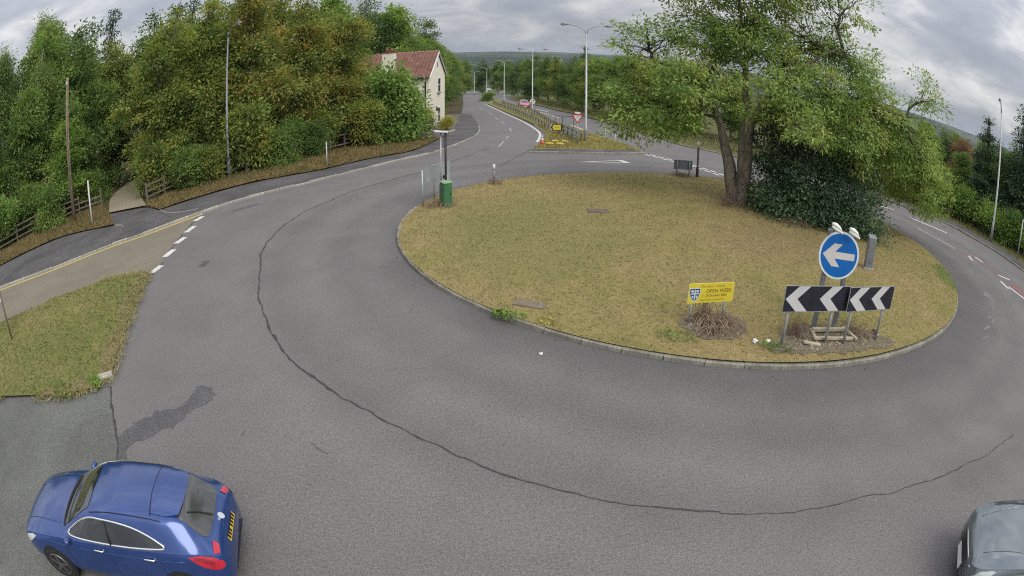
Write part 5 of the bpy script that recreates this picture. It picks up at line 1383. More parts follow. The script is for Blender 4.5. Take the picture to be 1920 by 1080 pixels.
hx, hy = 9.75, 23.1; hz = IZ(hx, hy)
t = empty('ash_tree', (hx, hy, hz), 0, 'big multi-stemmed tree with drooping leafy crown on the roundabout', 'tree')
off = np.array((hx, hy, hz))
lob = [tuple(np.array(l[:3]) - off) + tuple(l[3:6]) + (l[6] * l[3] * l[5],) for l in HL]
idx, cc, cn, sg = make_crown(r_, lob, 1500, 0, 0, 0.25, 0, 0, 0.38)
p, ax, nm, ln, wd_ = clusters_to_leaves(r_, cc, cn, sg, 60, 0.19, 0.5, 0.5, 0.36)
crown = link('crown', leaf_mesh('crown', p, ax, nm, ln, wd_, LM['hero']), t)
tb = MB()
stems = [np.array(s) - off for s in HS]
RR = [(.33, .25, .15, .09, .04), (.38, .28, .19, .11, .05), (.34, .25, .17, .10, .04), (.30, .22, .13, .09, .04), (.28, .19, .10, .06, .03)]
allp = []
for s, rr in zip(stems, RR):
    q = []
    for i in range(len(s) - 1):
        for f in (0, .33, .66):
            q.append((s[i] * (1 - f) + s[i + 1] * f, rr[i] * (1 - f) + rr[i + 1] * f))
    q.append((s[-1], rr[-1]))
    pts = [tuple(a + (r_.normal(0, .05, 3) if 0 < k < len(q) - 1 else 0)) for k, (a, b) in enumerate(q)]
    m = MB().tube([tuple(np.array(pts[0]) - (0, 0, .5))] + pts, [rr[0] * 1.25] + [b for a, b in q], 10, cap=False)
    link('trunk', m.mesh('trunk', M_bark, True), t)
    allp += [(np.array(a), b[1]) for a, b in zip(pts, q) if a[2] > 1.8]
AP = np.array([a for a, b in allp])
for i, l in enumerate(lob):
    c = np.array(l[:3]); j = np.argmin(np.linalg.norm(AP - c, axis=1) + 1.5 * np.maximum(0, AP[:, 2] - c[2]))
    pts = bend(AP[j], c, .10, r_, 6)
    tb.tube(pts, [.085, .075, .065, .05, .04, .025], 7, cap=False)
    for k in np.where(idx == i)[0][::2][:40]:
        st = pts[r_.integers(1, 6)]
        tb.tube(bend(st, cc[k], .08, r_, 5), [.028, .022, .017, .012, .007], 4, cap=False)
link('branches', tb.mesh('branches', M_bark_dk, True), t)
# hanging seed-stalk sprays, yellowish
tb = MB()
for _ in range(34):
    c = cc[r_.integers(0, len(cc))]
    if not (1.4 < c[2] < 5 and c[1] < 0.6):
        continue
    e_ = c + np.array((r_.normal(0, .35), r_.normal(0, .3), -r_.uniform(.5, 1.2)))
    tb.tube(bend(c, e_, .12, r_, 5), [.02, .018, .015, .012, .006], 5, cap=False)
    for _k in range(3):
        tb.tube([tuple(c * .4 + e_ * .6), tuple(e_ + r_.normal(0, .18, 3))], [.012, .006], 4, cap=False)
tw = link('dangling_twigs', tb.mesh('dangling_twigs', simple('yellow_twigs', (0.36, 0.31, 0.13), .8, 0, .2, 5), True), t)
tw['kind'] = 'stuff'
# dark bush at its foot
lob = [(l[0] - 11.2, l[1] - 21.2, max(l[2] - IZ(l[0], l[1]), .3), l[3], l[3] * .85, l[5], l[3] ** 2 * l[5]) for l in BL]
t = empty('dark_bush', (11.2, 21.2, IZ(11.2, 21.2)), 0, 'dense dark glossy bush at the foot of the big roundabout tree', 'bush')
idx, cc, cn, sg = make_crown(r_, lob, 900, 0, 0, .26, 0, 0, 0.22)
cc[:, 2] = np.maximum(cc[:, 2], .05)
p, ax, nm, ln, wd_ = clusters_to_leaves(r_, cc, cn, sg, 46, .13, .3, .8, .6)
p[:, 2] = np.maximum(p[:, 2], 0.0)
link('foliage', leaf_mesh('foliage', p, ax, nm, ln, wd_, LM['holly']), t)
tb = MB()
for l in lob:
    tb.tube(bend((l[0] * .4, l[1] * .4, -.2), l[:3], .05, r_, 4), [.09, .07, .05, .03], 6, cap=False)
link('stems', tb.mesh('stems', M_bark_dk, True), t)

# ------------------------------------------------------------------ cars
def carpaint(name, col, flake=0.25, rough=0.22):
    t = NT(name)
    f = t.noise(t.obj(), 3.0, 4, .6)
    c = t.ramp(f, [(0.3, tuple(k * .92 for k in col)), (0.7, tuple(min(1, k * 1.08) for k in col))])
    p_ = t.bsdf(c, rough, flake, 0.5, None, 0.8)
    p_.inputs['Coat Roughness'].default_value = 0.07
    return t.m
M_glass = simple('tinted_car_glass', (0.012, 0.015, 0.017), 0.06, 0, 0.2, 2, coat=1.0, spec=0.6)
M_glass_rear = simple('rear_car_glass', (0.05, 0.052, 0.052), 0.08, 0, 0.25, 2, coat=1.0, spec=0.6)
M_chrome = simple('chrome_trim', (0.78, 0.78, 0.78), 0.16, 1.0, 0.05, 3)
M_tyre = simple('tyre_rubber', (0.018, 0.017, 0.017), 0.85, 0, 0.2, 8)
M_rimdk = simple('grey_alloy', (0.17, 0.165, 0.16), 0.4, 0.7, 0.2, 6)
M_seam = simple('panel_gap', (0.008, 0.008, 0.012), 0.7)
M_redlens = simple('red_lamp_lens', (0.45, 0.012, 0.03), 0.15, 0, 0.2, 7, coat=1.0)
M_redlens_dk = simple('dark_red_lens', (0.22, 0.01, 0.02), 0.15, 0, 0.2, 7, coat=1.0)
M_plate_y = simple('yellow_plate', (0.68, 0.44, 0.02), 0.4, 0, 0.05, 5)
M_plate_w = simple('white_plate', (0.7, 0.7, 0.66), 0.4, 0, 0.05, 5)
M_headlamp = simple('headlamp_glass', (0.55, 0.58, 0.56), 0.1, 0.2, 0.2, 6, coat=1.0)
M_plastic = simple('black_trim_plastic', (0.02, 0.02, 0.022), 0.6)
KX = np.array([2.15, 2.10, 1.95, 1.60, 1.20, 0.82, 0.45, 0.02, -0.5, -1.05, -1.42, -1.62, -1.80, -1.96, -2.08, -2.15])
KT = {
 'yb': [.40, .58, .72, .80, .82, .82, .82, .82, .82, .82, .81, .80, .77, .72, .66, .50],
 'ym': [.46, .66, .80, .875, .885, .89, .89, .89, .89, .89, .885, .875, .85, .80, .73, .56],
 'zb': [.34, .26, .21, .19, .19, .19, .19, .19, .19, .19, .20, .22, .25, .29, .34, .42],
 'zs': [.60, .67, .74, .82, .875, .91, .93, .95, .97, .985, .99, .985, .96, .91, .84, .70],
 'ys': [.42, .60, .73, .80, .83, .845, .85, .855, .86, .85, .835, .82, .79, .73, .66, .48],
 'yr': [.36, .52, .64, .71, .735, .72, .69, .655, .645, .625, .595, .585, .60, .58, .53, .38],
 'zr': [.615, .69, .765, .855, .91, .95, 1.09, 1.26, 1.325, 1.315, 1.27, 1.20, 1.07, .965, .87, .715],
 'yt': [.24, .40, .52, .59, .60, .58, .56, .53, .525, .505, .475, .465, .47, .46, .42, .30],
 'zt': [.625, .705, .785, .885, .945, .985, 1.165, 1.345, 1.395, 1.385, 1.345, 1.275, 1.115, .985, .885, .725],
 'zc': [.635, .72, .81, .915, .975, 1.01, 1.195, 1.38, 1.435, 1.43, 1.395, 1.325, 1.15, 1.005, .90, .735],
}
def pchip(xk, yk, x):
    o = np.argsort(xk); xk = xk[o]; yk = np.asarray(yk, float)[o]
    h = np.diff(xk); d = np.diff(yk) / h; m = np.zeros_like(yk)
    for i in range(1, len(xk) - 1):
        if d[i - 1] * d[i] > 0:
            w1, w2 = 2 * h[i] + h[i - 1], h[i] + 2 * h[i - 1]
            m[i] = (w1 + w2) / (w1 / d[i - 1] + w2 / d[i])
    m[0], m[-1] = d[0], d[-1]
    i = np.clip(np.searchsorted(xk, x) - 1, 0, len(xk) - 2); t = (x - xk[i]) / h[i]
    return (2 * t ** 3 - 3 * t ** 2 + 1) * yk[i] + (t ** 3 - 2 * t ** 2 + t) * h[i] * m[i] + (-2 * t ** 3 + 3 * t ** 2) * yk[i + 1] + (t ** 3 - t ** 2) * h[i] * m[i + 1]
def profile(x):
    """dense half profile (y, z) of the body at station x, from the floor up to the centre line"""
    g = {k: float(pchip(KX, v, np.array([x]))[0]) for k, v in KT.items()}
    P = np.array([(0, g['zb']), (g['yb'] * .8, g['zb']), (g['yb'], g['zb'] + .02), (g['ym'] * .985, g['zb'] + .14), (g['ym'], (g['zb'] + g['zs']) / 2), (g['ym'] * .985 + .0, g['zs'] - .10), (g['ys'], g['zs']),
                  (g['ys'] * .985, g['zs'] + .012), (g['yr'], g['zr']), (g['yr'] * .25 + g['yt'] * .75, g['zt'] - (g['zt'] - g['zr']) * .12), (g['yt'] * .8, g['zt'] + (g['zc'] - g['zt']) * .45), (g['yt'] * .35, g['zc'] - (g['zc'] - g['zt']) * .1), (0, g['zc'])])
    out = []
    n = len(P)
    for i in range(n - 1):
        a, b, c, d = P[max(i - 1, 0)], P[i], P[i + 1], P[min(i + 2, n - 1)]
        for t in np.linspace(0, 1, 6, endpoint=False):
            # tension keeps the creases of the shoulder line
            k = .35
            m1, m2 = k * (c - a), k * (d - b)
            out.append((2 * t ** 3 - 3 * t ** 2 + 1) * b + (t ** 3 - 2 * t ** 2 + t) * m1 + (-2 * t ** 3 + 3 * t ** 2) * c + (t ** 3 - t ** 2) * m2)
    out.append(P[-1])
    return np.array(out)
XS = np.concatenate([np.linspace(2.15, 1.9, 12), np.linspace(1.86, -1.5, 70), np.linspace(-1.54, -2.15, 24)])
PROF = np.array([profile(x) for x in XS])            # (stations, points, 2)
def side_y(x, z):
    """half width of the body at height z on the flank"""
    p = profile(x); j = int(np.argmax(p[:, 0])); k = j
    up_ = p[12:]
    return float(np.interp(z, up_[:, 1], up_[:, 0]))
def top_z(x, y):
    p = profile(x)[36:]
    return float(np.interp(-abs(y), -p[:, 0], p[:, 1]))
def patch_mesh(name, poly, f3, mat, grid, parent):
    poly = np.asarray(poly, float); poly = resample(poly, grid, True)
    lo, hi = poly.min(0), poly.max(0)
    gx, gy = np.meshgrid(np.arange(lo[0] + grid / 2, hi[0], grid), np.arange(lo[1] + grid / 2, hi[1], grid))
    q = np.stack([gx.ravel(), gy.ravel()], 1); q = q[inside(poly, q)]
    n = len(poly); al = np.vstack([poly, q])
    r = delaunay_2d_cdt([Vector((float(a), float(b))) for a, b in al], [(i, (i + 1) % n) for i in range(n)], [list(range(n))], 1, 1e-5)
    me = bpy.data.meshes.new(name); me.from_pydata([f3(v.x, v.y) for v in r[0]], [], [tuple(f) for f in r[2]])
    me.polygons.foreach_set('use_smooth', [True] * len(me.polygons)); me.materials.append(mat); me.update()
    return link(name, me, parent)
def make_car(label, paint, loc, heading, group=None, s=(1, 1, 1), rear_plate=True, name='car', detail=True):
    t = empty(name, loc, heading, label, 'car', group); t.scale = s
    ns, npnt = PROF.shape[:2]
    ring = []
    for i, x in enumerate(XS):
        p = PROF[i]
        ring.append(np.concatenate([np.stack([np.full(npnt, x), -p[:, 0], p[:, 1]], 1), np.stack([np.full(npnt - 2, x), p[-2:0:-1, 0], p[-2:0:-1, 1]], 1)]))
    V = np.vstack(ring); m = len(ring[0])
    i, j = np.meshgrid(np.arange(ns - 1), np.arange(m), indexing='ij')
    a = (i * m + j).ravel(); b = (i * m + (j + 1) % m).ravel()
    F = np.stack([a, b, b + m, a + m], 1)
    ff = np.concatenate([F.ravel(), np.arange(m)[::-1], (ns - 1) * m + np.arange(m)])
    tot = np.concatenate([np.full(len(F), 4), [m, m]])
    body = link('body', npmesh('body', V, ff, tot, paint, True), t)
    e = .006
    SW = [(.66, .985), (.40, .975), (-.3, .995), (-1.00, 1.02), (-1.30, 1.045), (-1.22, 1.10), (-1.05, 1.18), (-.80, 1.255), (-.45, 1.30), (-.05, 1.295), (.14, 1.255), (.34, 1.17), (.52, 1.075)]
    for sg in (-1, 1):
        f3 = lambda x, z: (x, sg * (side_y(x, z) + e), z)
        g = patch_mesh('side_window', SW, f3, M_glass, .06, t)
        loop = [f3(x, z) for x, z in resample(smooth_line(SW, .05, True), .05, True)]
        loop = [(x, y + sg * .004, z) for x, y, z in loop]
        MB().tube(loop + [loop[0]], .018, 6, cap=False).build('chrome_surround', M_chrome, t, True)
        MB().tube([(-.30, sg * (side_y(-.30, .99) + .012), .99), (-.27, sg * (side_y(-.27, 1.15) + .012), 1.15), (-.27, sg * (side_y(-.27, 1.29) + .012), 1.29)], .022, 6).build('door_pillar', M_plastic, t, True)
        for hx_ in (0.02, -.95):
            yy = side_y(hx_, .86)
            MB().tube([(hx_ + .11, sg * (yy - .01), .865), (hx_ + .08, sg * (yy + .03), .87), (hx_ - .08, sg * (yy + .03), .872), (hx_ - .11, sg * (yy - .01), .87)], .016, 6).build('door_handle', M_chrome, t, True)
        for xx in (.80, -.16, -1.12):
            MB().tube([(xx + (.0 if xx > -1 else .25 * max(0, .55 - z)), sg * (side_y(xx, z) - .001), z) for z in np.linspace(.30, .95 if xx < .5 else .9, 9)], .006, 4).build('door_gap', M_seam, t)
        sm = MB().tube([(x, sg * (side_y(x, .80) + .0), .80 + .03 * (1 - x)) for x in np.linspace(1.2, -1.6, 16)], .008, 4).build('body_crease', paint, t, True)
        mir = MB().tube([(.66, sg * .84, .95), (.65, sg * .90, .965), (.63, sg * .97, .965), (.62, sg * 1.0, .965)], [.03, .055, .06, .03], 10).build('door_mirror', paint, t, True)
        for wx in (1.30, -1.37):
            yy = .893
            MB().cyl((wx, sg * (yy - .06), .315), (wx, sg * (yy + .003), .315), .365, 36).build('wheel_arch', M_plastic, t)
            w = MB().tube([(wx, sg * (yy - .05), .315), (wx, sg * (yy + .012), .315), (wx, sg * (yy + .022), .315)], [.315, .315, .29], 36).build('wheel', M_tyre, t)
            rm = MB().cyl((wx, sg * (yy - .03), .315), (wx, sg * (yy + .0225), .315), .225, 32).build('rim', M_plastic, w)
            sp_ = MB()
            for k in range(5):
                an = 2 * math.pi * k / 5 + .4; c_, s_ = math.cos(an), math.sin(an)
                sp_.box((wx + .12 * c_, sg * (yy + .025), .315 + .12 * s_), (.21, .014, .055), Matrix.Rotation(-an, 3, 'Y'))
            sp_.tube([(wx, sg * (yy + .016), .315), (wx, sg * (yy + .034), .315)], .05, 16)
            tor = [(wx + .218 * math.cos(a_), sg * (yy + .022), .315 + .218 * math.sin(a_)) for a_ in np.linspace(0, 2 * math.pi, 33)]
            sp_.tube(tor, .012, 5, cap=False)
            sp_.build('spokes', M_rimdk, w)['kind'] = 'stuff'
        # lamps wrap round the corners
        TL = [(-1.62, .955), (-1.80, .965), (-1.97, .90), (-2.08, .80), (-2.10, .72), (-1.98, .70), (-1.80, .79)]
        patch_mesh('tail_lamp', TL, lambda x, z: (x - .004, sg * (side_y(x, z) + e), z), M_redlens, .05, t)
        patch_mesh('lamp_stripe', [(-1.70, .95), (-1.85, .925), (-1.99, .83), (-1.95, .80), (-1.83, .87), (-1.70, .91)], lambda x, z: (x - .006, sg * (side_y(x, z) + e + .003), z), M_redlens_dk, .05, t)
        patch_mesh('tail_lamp_inner', [(-1.965, .50), (-2.04, .50), (-2.06, .64), (-1.985, .70)], lambda x, y: (x - .01, sg * y, top_z(x, y) + .008), M_redlens, .04, t)
        HLp = [(2.06, .60), (1.95, .72), (1.70, .80), (1.62, .79), (1.80, .68), (1.98, .57)]
        patch_mesh('headlamp', HLp, lambda x, z: (x + .004, sg * (side_y(x, z) + e), z), M_headlamp, .05, t)
        MB().tube([(x, sg * .575, top_z(x, .575) + .002) for x in np.linspace(.02, -1.30, 18)], .009, 5).build('roof_channel', M_seam, t)
    tz = lambda x, y: (x, y, top_z(x, y) + .007)
    ws = [(.80, -.60), (.845, -.3), (.86, 0), (.845, .3), (.80, .60), (.42, .575), (.07, .50), (.045, .25), (.04, 0), (.045, -.25), (.07, -.50), (.42, -.575)]
    patch_mesh('windscreen', ws, tz, M_glass, .07, t)
    MB().tube([(.845 - .12 * abs(y) ** 2, y, top_z(.86, y) + .012) for y in np.linspace(-.62, .62, 15)], .022, 6).build('scuttle', M_plastic, t)
    rw = [(-1.50, -.42), (-1.485, 0), (-1.50, .42), (-1.60, .47), (-1.86, .52), (-1.94, .46), (-1.965, 0), (-1.94, -.46), (-1.86, -.52), (-1.60, -.47)]
    patch_mesh('rear_window', rw, tz, M_glass_rear, .05, t)
    # roof spoiler over the rear glass
    patch_mesh('roof_spoiler', [(-1.16, -.50), (-1.13, 0), (-1.16, .50), (-1.40, .50), (-1.60, .44), (-1.645, .2), (-1.655, 0), (-1.645, -.2), (-1.60, -.44), (-1.40, -.50)],
               lambda x, y: (x, y, max(top_z(x, y) + .012, top_z(-1.30, y) - .03 * (-1.30 - x) / .3 + .010 if x < -1.30 else 0)), paint, .05, t)
    MB().tube([(-1.15 + .02 * (1 - (y / .5) ** 2), y, top_z(-1.15, y) + .013) for y in np.linspace(-.53, .53, 15)], .006, 4).build('roof_seam', M_seam, t)
    for sg in (-1, 1):
        MB().tube([(x, sg * (.42 + .14 * (2 - x)), top_z(x, .42 + .14 * (2 - x)) + .003) for x in np.linspace(1.95, .95, 9)], .009, 4).build('bonnet_crease', paint, t, True)
    # rear face
    MB().box((-2.118, 0, .795), (.016, .53, .115), Matrix.Rotation(R(28), 3, 'Y')).build('number_plate', M_plate_y if rear_plate else M_plate_w, t)
    pm = MB()
    for k, w_ in enumerate((.05, .05, .045, .045, .05, .05, .05)):
        pm.box((-2.131, -.215 + k * .068 + (.03 if k > 3 else 0), .797), (.006, w_ * .8, .075), Matrix.Rotation(R(28), 3, 'Y'))
    pm.build('plate_characters', M_seam, t)['kind'] = 'stuff'
    MB().tube([(-2.035, 0, top_z(-2.03, 0) + .0), (-2.05, 0, top_z(-2.03, 0) + .025)], .055, 20).build('badge', M_chrome, t)
    MB().tube([(-1.955, .05, top_z(-1.955, 0) + .03), (-1.80, .16, top_z(-1.80, .1) + .025), (-1.68, .30, top_z(-1.68, .3) + .02)], .010, 5).build('rear_wiper', M_plastic, t)
    MB().tube([(-2.125, y, .44) for y in np.linspace(-.5, .5, 7)], .032, 6).build('bumper_insert', M_plastic, t)
    # front face
    for zz_ in (.40, .47, .54):
        MB().tube([(2.16 - .12 * y * y, y, zz_) for y in np.linspace(-.5, .5, 9)], .018, 6).build('grille_bar', M_plastic, t)
    MB().tube([(2.155 - .13 * y * y, y, .60) for y in np.linspace(-.55, .55, 11)], .016, 6).build('bonnet_chrome', M_chrome, t, True)
    MB().box((2.17, 0, .36), (.014, .52, .11)).build('front_plate', M_plate_w, t)
    return t
blue = make_car('blue metallic hatchback with chrome window trim leaving at lower left', carpaint('blue_metallic_paint', (0.020, 0.055, 0.20), .35, .20), (-5.66, 4.01, 0.012), math.atan2(-.242, -.97))
make_car('grey car with pale shiny bonnet entering at the lower right corner', carpaint('grey_metallic_paint', (0.17, 0.195, 0.21), .55, .12), (8.72, 1.86, 0.008), math.atan2(.55, -.84), s=(1.04, 1.04, 1.10))
make_car('small red car coming up the inbound carriageway', carpaint('red_paint', (0.40, 0.09, 0.11)), (1.9, 108.5, Tz(1.9, 108.5) + .01), math.atan2(-108, 10), s=(1, 1, 1.02))
# white van far down the road
t = empty('van', (-9.6, 236.0, Tz(-9.6, 236.0)), R(-80), 'tiny white van far down the inbound carriageway', 'van')
MB().add([(2.4, -.95, .35), (2.4, .95, .35), (-2.6, .95, .35), (-2.6, -.95, .35), (2.5, -.9, 1.2), (2.5, .9, 1.2), (1.3, .88, 2.2), (1.3, -.88, 2.2), (-2.6, .9, 2.45), (-2.6, -.9, 2.45)],
         [(0, 1, 5, 4), (4, 5, 6, 7), (7, 6, 8, 9), (9, 8, 2, 3), (1, 2, 8, 6, 5), (3, 0, 4, 7, 9), (3, 2, 1, 0)]).build('body', simple('white_van_paint', (0.7, 0.7, 0.7), .35, 0, .05, 2, coat=.6), t)
MB().add([(2.47, -.8, 1.28), (2.47, .8, 1.28), (1.5, .78, 2.1), (1.5, -.78, 2.1)], [(0, 1, 2, 3)]).build('windscreen', M_glass, t, loc=(.05, 0, .03))
for wx in (1.6, -1.7):
    for sg in (-1, 1):
        MB().cyl((wx, sg * .8, .34), (wx, sg * .97, .34), .34, 20).build('wheel', M_tyre, t)

# ------------------------------------------------------------------ grass, weeds, litter
def blades(name, poly, n, zf, hgt, mat, label, cat, seed, keep=None, width=.012, lean=1.4, over=1.8):
    r_ = np.random.default_rng(seed); poly = np.asarray(poly)[:, :2]; lo, hi = poly.min(0), poly.max(0)
    q = r_.uniform(lo, hi, (int(n * over), 2)); q = q[inside(poly, q)]
    if keep is not None:
        q = q[keep(q, r_)]
    q = q[:n]; m = len(q)
    z = zf(q[:, 0], q[:, 1]) - .01
    h = hgt * r_.uniform(.4, 1.5, m); a = r_.uniform(0, 2 * math.pi, m); b = r_.uniform(0, 2 * math.pi, m); ln = lean * r_.uniform(.2, 1.6, m) * h
    base = np.stack([q[:, 0], q[:, 1], z], 1); s = np.stack([np.cos(a), np.sin(a), 0 * a], 1) * width
    tip = base + np.stack([np.cos(b) * ln, np.sin(b) * ln, h], 1)
    v = np.stack([base - s, base + s, tip], 1).reshape(-1, 3)
    o = link(name, npmesh(name, v, np.arange(len(v)), 3, mat))
    return tag(o, label, cat, kind='stuff')
def bladmat(name, stops, ns=.3):
    t = NT(name)
    f = t.math('ADD', t.math('MULTIPLY', t.island(), .45), t.math('MULTIPLY', t.noise(t.pos(), ns, 4, .6, .3), .75))
    t.bsdf(t.ramp(t.math('SUBTRACT', f, .08), stops), .9, 0, .15)
    return t.m
M_bl_isl = bladmat('dry_blades', [(.25, (0.144, 0.141, 0.046)), (.45, (0.231, 0.200, 0.080)), (.62, (0.299, 0.237, 0.109)), (.85, (0.395, 0.319, 0.176))])
M_bl_lawn = bladmat('green_blades', [(.2, (0.080, 0.106, 0.028)), (.5, (0.146, 0.170, 0.050)), (.72, (0.237, 0.220, 0.077)), (.9, (0.331, 0.266, 0.120))])
M_rank_ = bladmat('fringe_blades', [(.2, (.14, .15, .05)), (.5, (.25, .225, .095)), (.75, (.34, .27, .13)), (.9, (.40, .32, .17))])
blades('mown_grass', isl_in, 90000, Iz, .045, M_bl_isl, 'short dry mown grass covering the roundabout island', 'grass', 51, width=.014)
def edge_keep(q, r_):
    d = np.hypot((q[:, 0] - IC[0]) * .93, q[:, 1] - IC[1]) / 11.2
    return r_.random(len(q)) < np.clip((d - .90) * 8, 0, 1)
blades('edge_grass', offset_line(isl, .03, True), 9000, lambda x, y: Iz(x, y) + .005, .10, M_bl_isl, 'longer dry grass hanging over the island kerb', 'grass', 52, edge_keep, .012, .9)
def green_keep(q, r_):                         # greener tongue on the right rim of the island
    return r_.random(len(q)) < np.exp(-(((q[:, 0] - 17.6) / 1.8) ** 2 + ((q[:, 1] - 14.2) / 3.6) ** 2))
blades('green_grass', isl_in, 26000, Iz, .055, bladmat('lush_blades', [(.2, (.08, .14, .03)), (.6, (.14, .21, .05)), (.9, (.21, .26, .085))]), 'greener grass on the right rim of the island', 'grass', 53, green_keep, .014)
blades('verge_grass', gt, 60000, lambda x, y: T(x, y) + .075 + .02 * np.sin(np.asarray(x) * 1.3) * np.cos(np.asarray(y) * 1.1), .07, M_bl_lawn, 'green and straw coloured grass of the near left verge', 'grass', 54, width=.016)
def rim_keep(q, r_):
    g_ = np.asarray(gt)[:46]
    d_ = np.min(np.hypot(q[:, None, 0] - g_[None, :, 0], q[:, None, 1] - g_[None, :, 1]), axis=1)
    return d_ < .30 * r_.random(len(q)) + .12
blades('verge_fringe', [(-17, 6), (-8.8, 6), (-8.8, 16.2), (-17, 16.2)], 6000, lambda x, y: T(x, y) + .07, .07, M_rank_, 'ragged fringe of grass along the edge of the near left verge', 'grass', 58, rim_keep, .012, 1.8, 16)
blades('splitter_grass', np.array(split_poly)[np.array(split_poly)[:, 1] < 62], 22000, on(.10), .12, bladmat('straw_blades', [(.2, (.16, .15, .04)), (.5, (.27, .235, .07)), (.9, (.36, .30, .13))]), 'dry yellow grass on the splitter island', 'grass', 55, lambda q, r_: q[:, 1] > 39.2 + .12 * q[:, 0], .02)
# strip of rank grass and fallen leaves along the left verge
def flat_leaves(name, poly, n, zf, size, mat, label, seed, keep=None, lift=.015):
    r_ = np.random.default_rng(seed); poly = np.asarray(poly)[:, :2]; lo, hi = poly.min(0), poly.max(0)
    q = r_.uniform(lo, hi, (int(n * 2.5), 2)); q = q[inside(poly, q)]
    if keep is not None:
        q = q[keep(q, r_)]
    q = q[:n]; m = len(q)
    p = np.stack([q[:, 0], q[:, 1], zf(q[:, 0], q[:, 1]) + lift], 1)
    ln = size * r_.uniform(.6, 1.5, m)
    ax = unit(np.stack([r_.normal(0, 1, m), r_.normal(0, 1, m), np.abs(r_.normal(0, .35, m))], 1))
    nm = unit(np.array([0, 0, 1.]) + r_.normal(0, .35, (m, 3)))
    return tag(link(name, leaf_mesh(name, p, ax, nm, ln, ln * .7, mat)), label, 'leaves', kind='stuff')
M_fallen = leafmat('fallen_leaves', [(.2, (.09, .05, .022)), (.45, (.18, .10, .04)), (.65, (.27, .145, .05)), (.9, (.36, .23, .10))], 1.2, .05)
vz_ = lambda x, y: wood_z(x, y) + .05
va = np.array([tuple(p) for p in pa] + [(-22.9, 24.8)] + [tuple(p) for p in fa[::-1]] + [(-33, 14.5), (-28.6, 14.3)])
vb = np.array([tuple(p) for p in pb if p[1] < 47] + [(-8.6, 48), (-10.6, 46)] + [tuple(p) for p in fb[::-1]] + [(-19.84, 25.45)])
flat_leaves('fallen_leaves', va, 4500, vz_, .10, M_fallen, 'fallen brown leaves on the verge left of the farm track', 61)
flat_leaves('fallen_leaves', vb, 8000, vz_, .10, M_fallen, 'fallen brown leaves on the verge under the autumn trees', 62)
M_rank = bladmat('rank_grass', [(.2, (0.065, 0.079, 0.024)), (.5, (0.138, 0.129, 0.052)), (.7, (0.215, 0.168, 0.077)), (.9, (0.275, 0.206, 0.103))])
blades('rank_grass', va, 16000, vz_, .16, M_rank, 'rank brown grass along the fence left of the track', 'grass', 63, width=.018, lean=.8)
blades('rank_grass', vb, 26000, vz_, .16, M_rank, 'rank brown grass along the fence under the autumn trees', 'grass', 64, width=.018, lean=.8)
ring_o = np.vstack([offset_line(isl, -.42, True)])
flat_leaves('gutter_leaves', ring_o, 900, lambda x, y: T(x, y), .055, M_fallen, 'dead leaves gathered in the gutter of the island kerb', 65,
            lambda q, r_: (~inside(isl, q)) & (r_.random(len(q)) < np.clip(.15 + np.sin(q[:, 0] * 1.7), 0, 1)), .008)
# right verge ground cover
rv = np.vstack([offset_line(re_, 1.8)[re_[:, 1] > 14], offset_line(re_, 9.0)[re_[:, 1] > 14][::-1]])
blades('verge_growth', rv, 30000, right_z, .35, bladmat('verge_blades', [(.2, (.05, .07, .02)), (.5, (.11, .12, .04)), (.75, (.20, .165, .07)), (.9, (.27, .2, .1))]), 'rank grass and undergrowth right of the inbound carriageway', 'undergrowth', 66, width=.03, lean=.7)

# bare soil beds with dead weeds under the signs
def bed(poly, seed):
    sheet('soil_bed', ragged(poly, .05, seed), lambda x, y: Iz(x, y) + .012, M_soil, .25, parent=island)
bed([(3.75, 11.95), (4.2, 11.25), (5.0, 11.2), (5.5, 11.7), (5.3, 12.2), (4.4, 12.3)], 71)
bed([(5.7, 10.62), (6.8, 10.33), (8.2, 10.28), (9.8, 10.45), (9.6, 11.0), (8.6, 11.5), (7.2, 11.75), (6.3, 11.3)], 72)
M_twig = simple('dead_brown_stalks', (0.24, 0.18, 0.12), .9, 0, .4, 4)
M_twig2 = simple('reddish_dead_stalks', (0.20, 0.14, 0.095), .9, 0, .4, 4)
def dead_weeds(x, y, n, rad, h, mat, label, seed):
    r_ = np.random.default_rng(seed); m = MB()
    for _ in range(n):
        a = r_.uniform(0, 6.28); b = r_.uniform(0, 6.28); d = rad * r_.uniform(.05, .7)
        p0 = np.array((d * math.cos(a), d * math.sin(a), -.02)); hh = h * r_.uniform(.4, 1.1)
        p3 = p0 + np.array((math.cos(b), math.sin(b), 0)) * rad * r_.uniform(.3, .9); p3[2] = r_.uniform(0, .25) * h
        p1 = p0 * .7 + p3 * .3; p1[2] = hh; p2 = p0 * .3 + p3 * .7; p2[2] = hh * r_.uniform(.55, .95)
        m.tube([p0, p1, p2, p3], [.007, .007, .006, .004], 4, cap=False)
    o = m.build('dead_weeds', mat, None, loc=(x, y, IZ(x, y)))
    return tag(o, label, 'weeds', kind='stuff')
dead_weeds(4.65, 11.72, 190, .75, .30, M_twig, 'tangle of dead brown weeds under the yellow board', 81)
dead_weeds(4.35, 12.1, 26, .4, .5, M_twig2, 'upright dead stalks behind the yellow board posts', 82)
dead_weeds(6.75, 11.25, 60, .5, .30, M_twig2, 'reddish dead weeds left of the blue sign posts', 83)
dead_weeds(8.7, 11.1, 70, .7, .24, M_twig, 'dead weeds between the right chevron posts', 84)
dead_weeds(-0.75, 26.1, 60, .45, .22, M_twig, 'dead weeds round the short marker post', 85)
dead_weeds(-2.7, 22.3, 110, .8, .22, M_twig, 'dead weeds round the green cabinet', 86)
dead_weeds(8.7, 29.4, 90, .8, .2, M_twig2, 'dead weeds at the foot of the small sign', 87)
dead_weeds(8.75, 22.6, 60, .7, .4, M_twig2, 'dry stalks at the left foot of the big tree', 88)
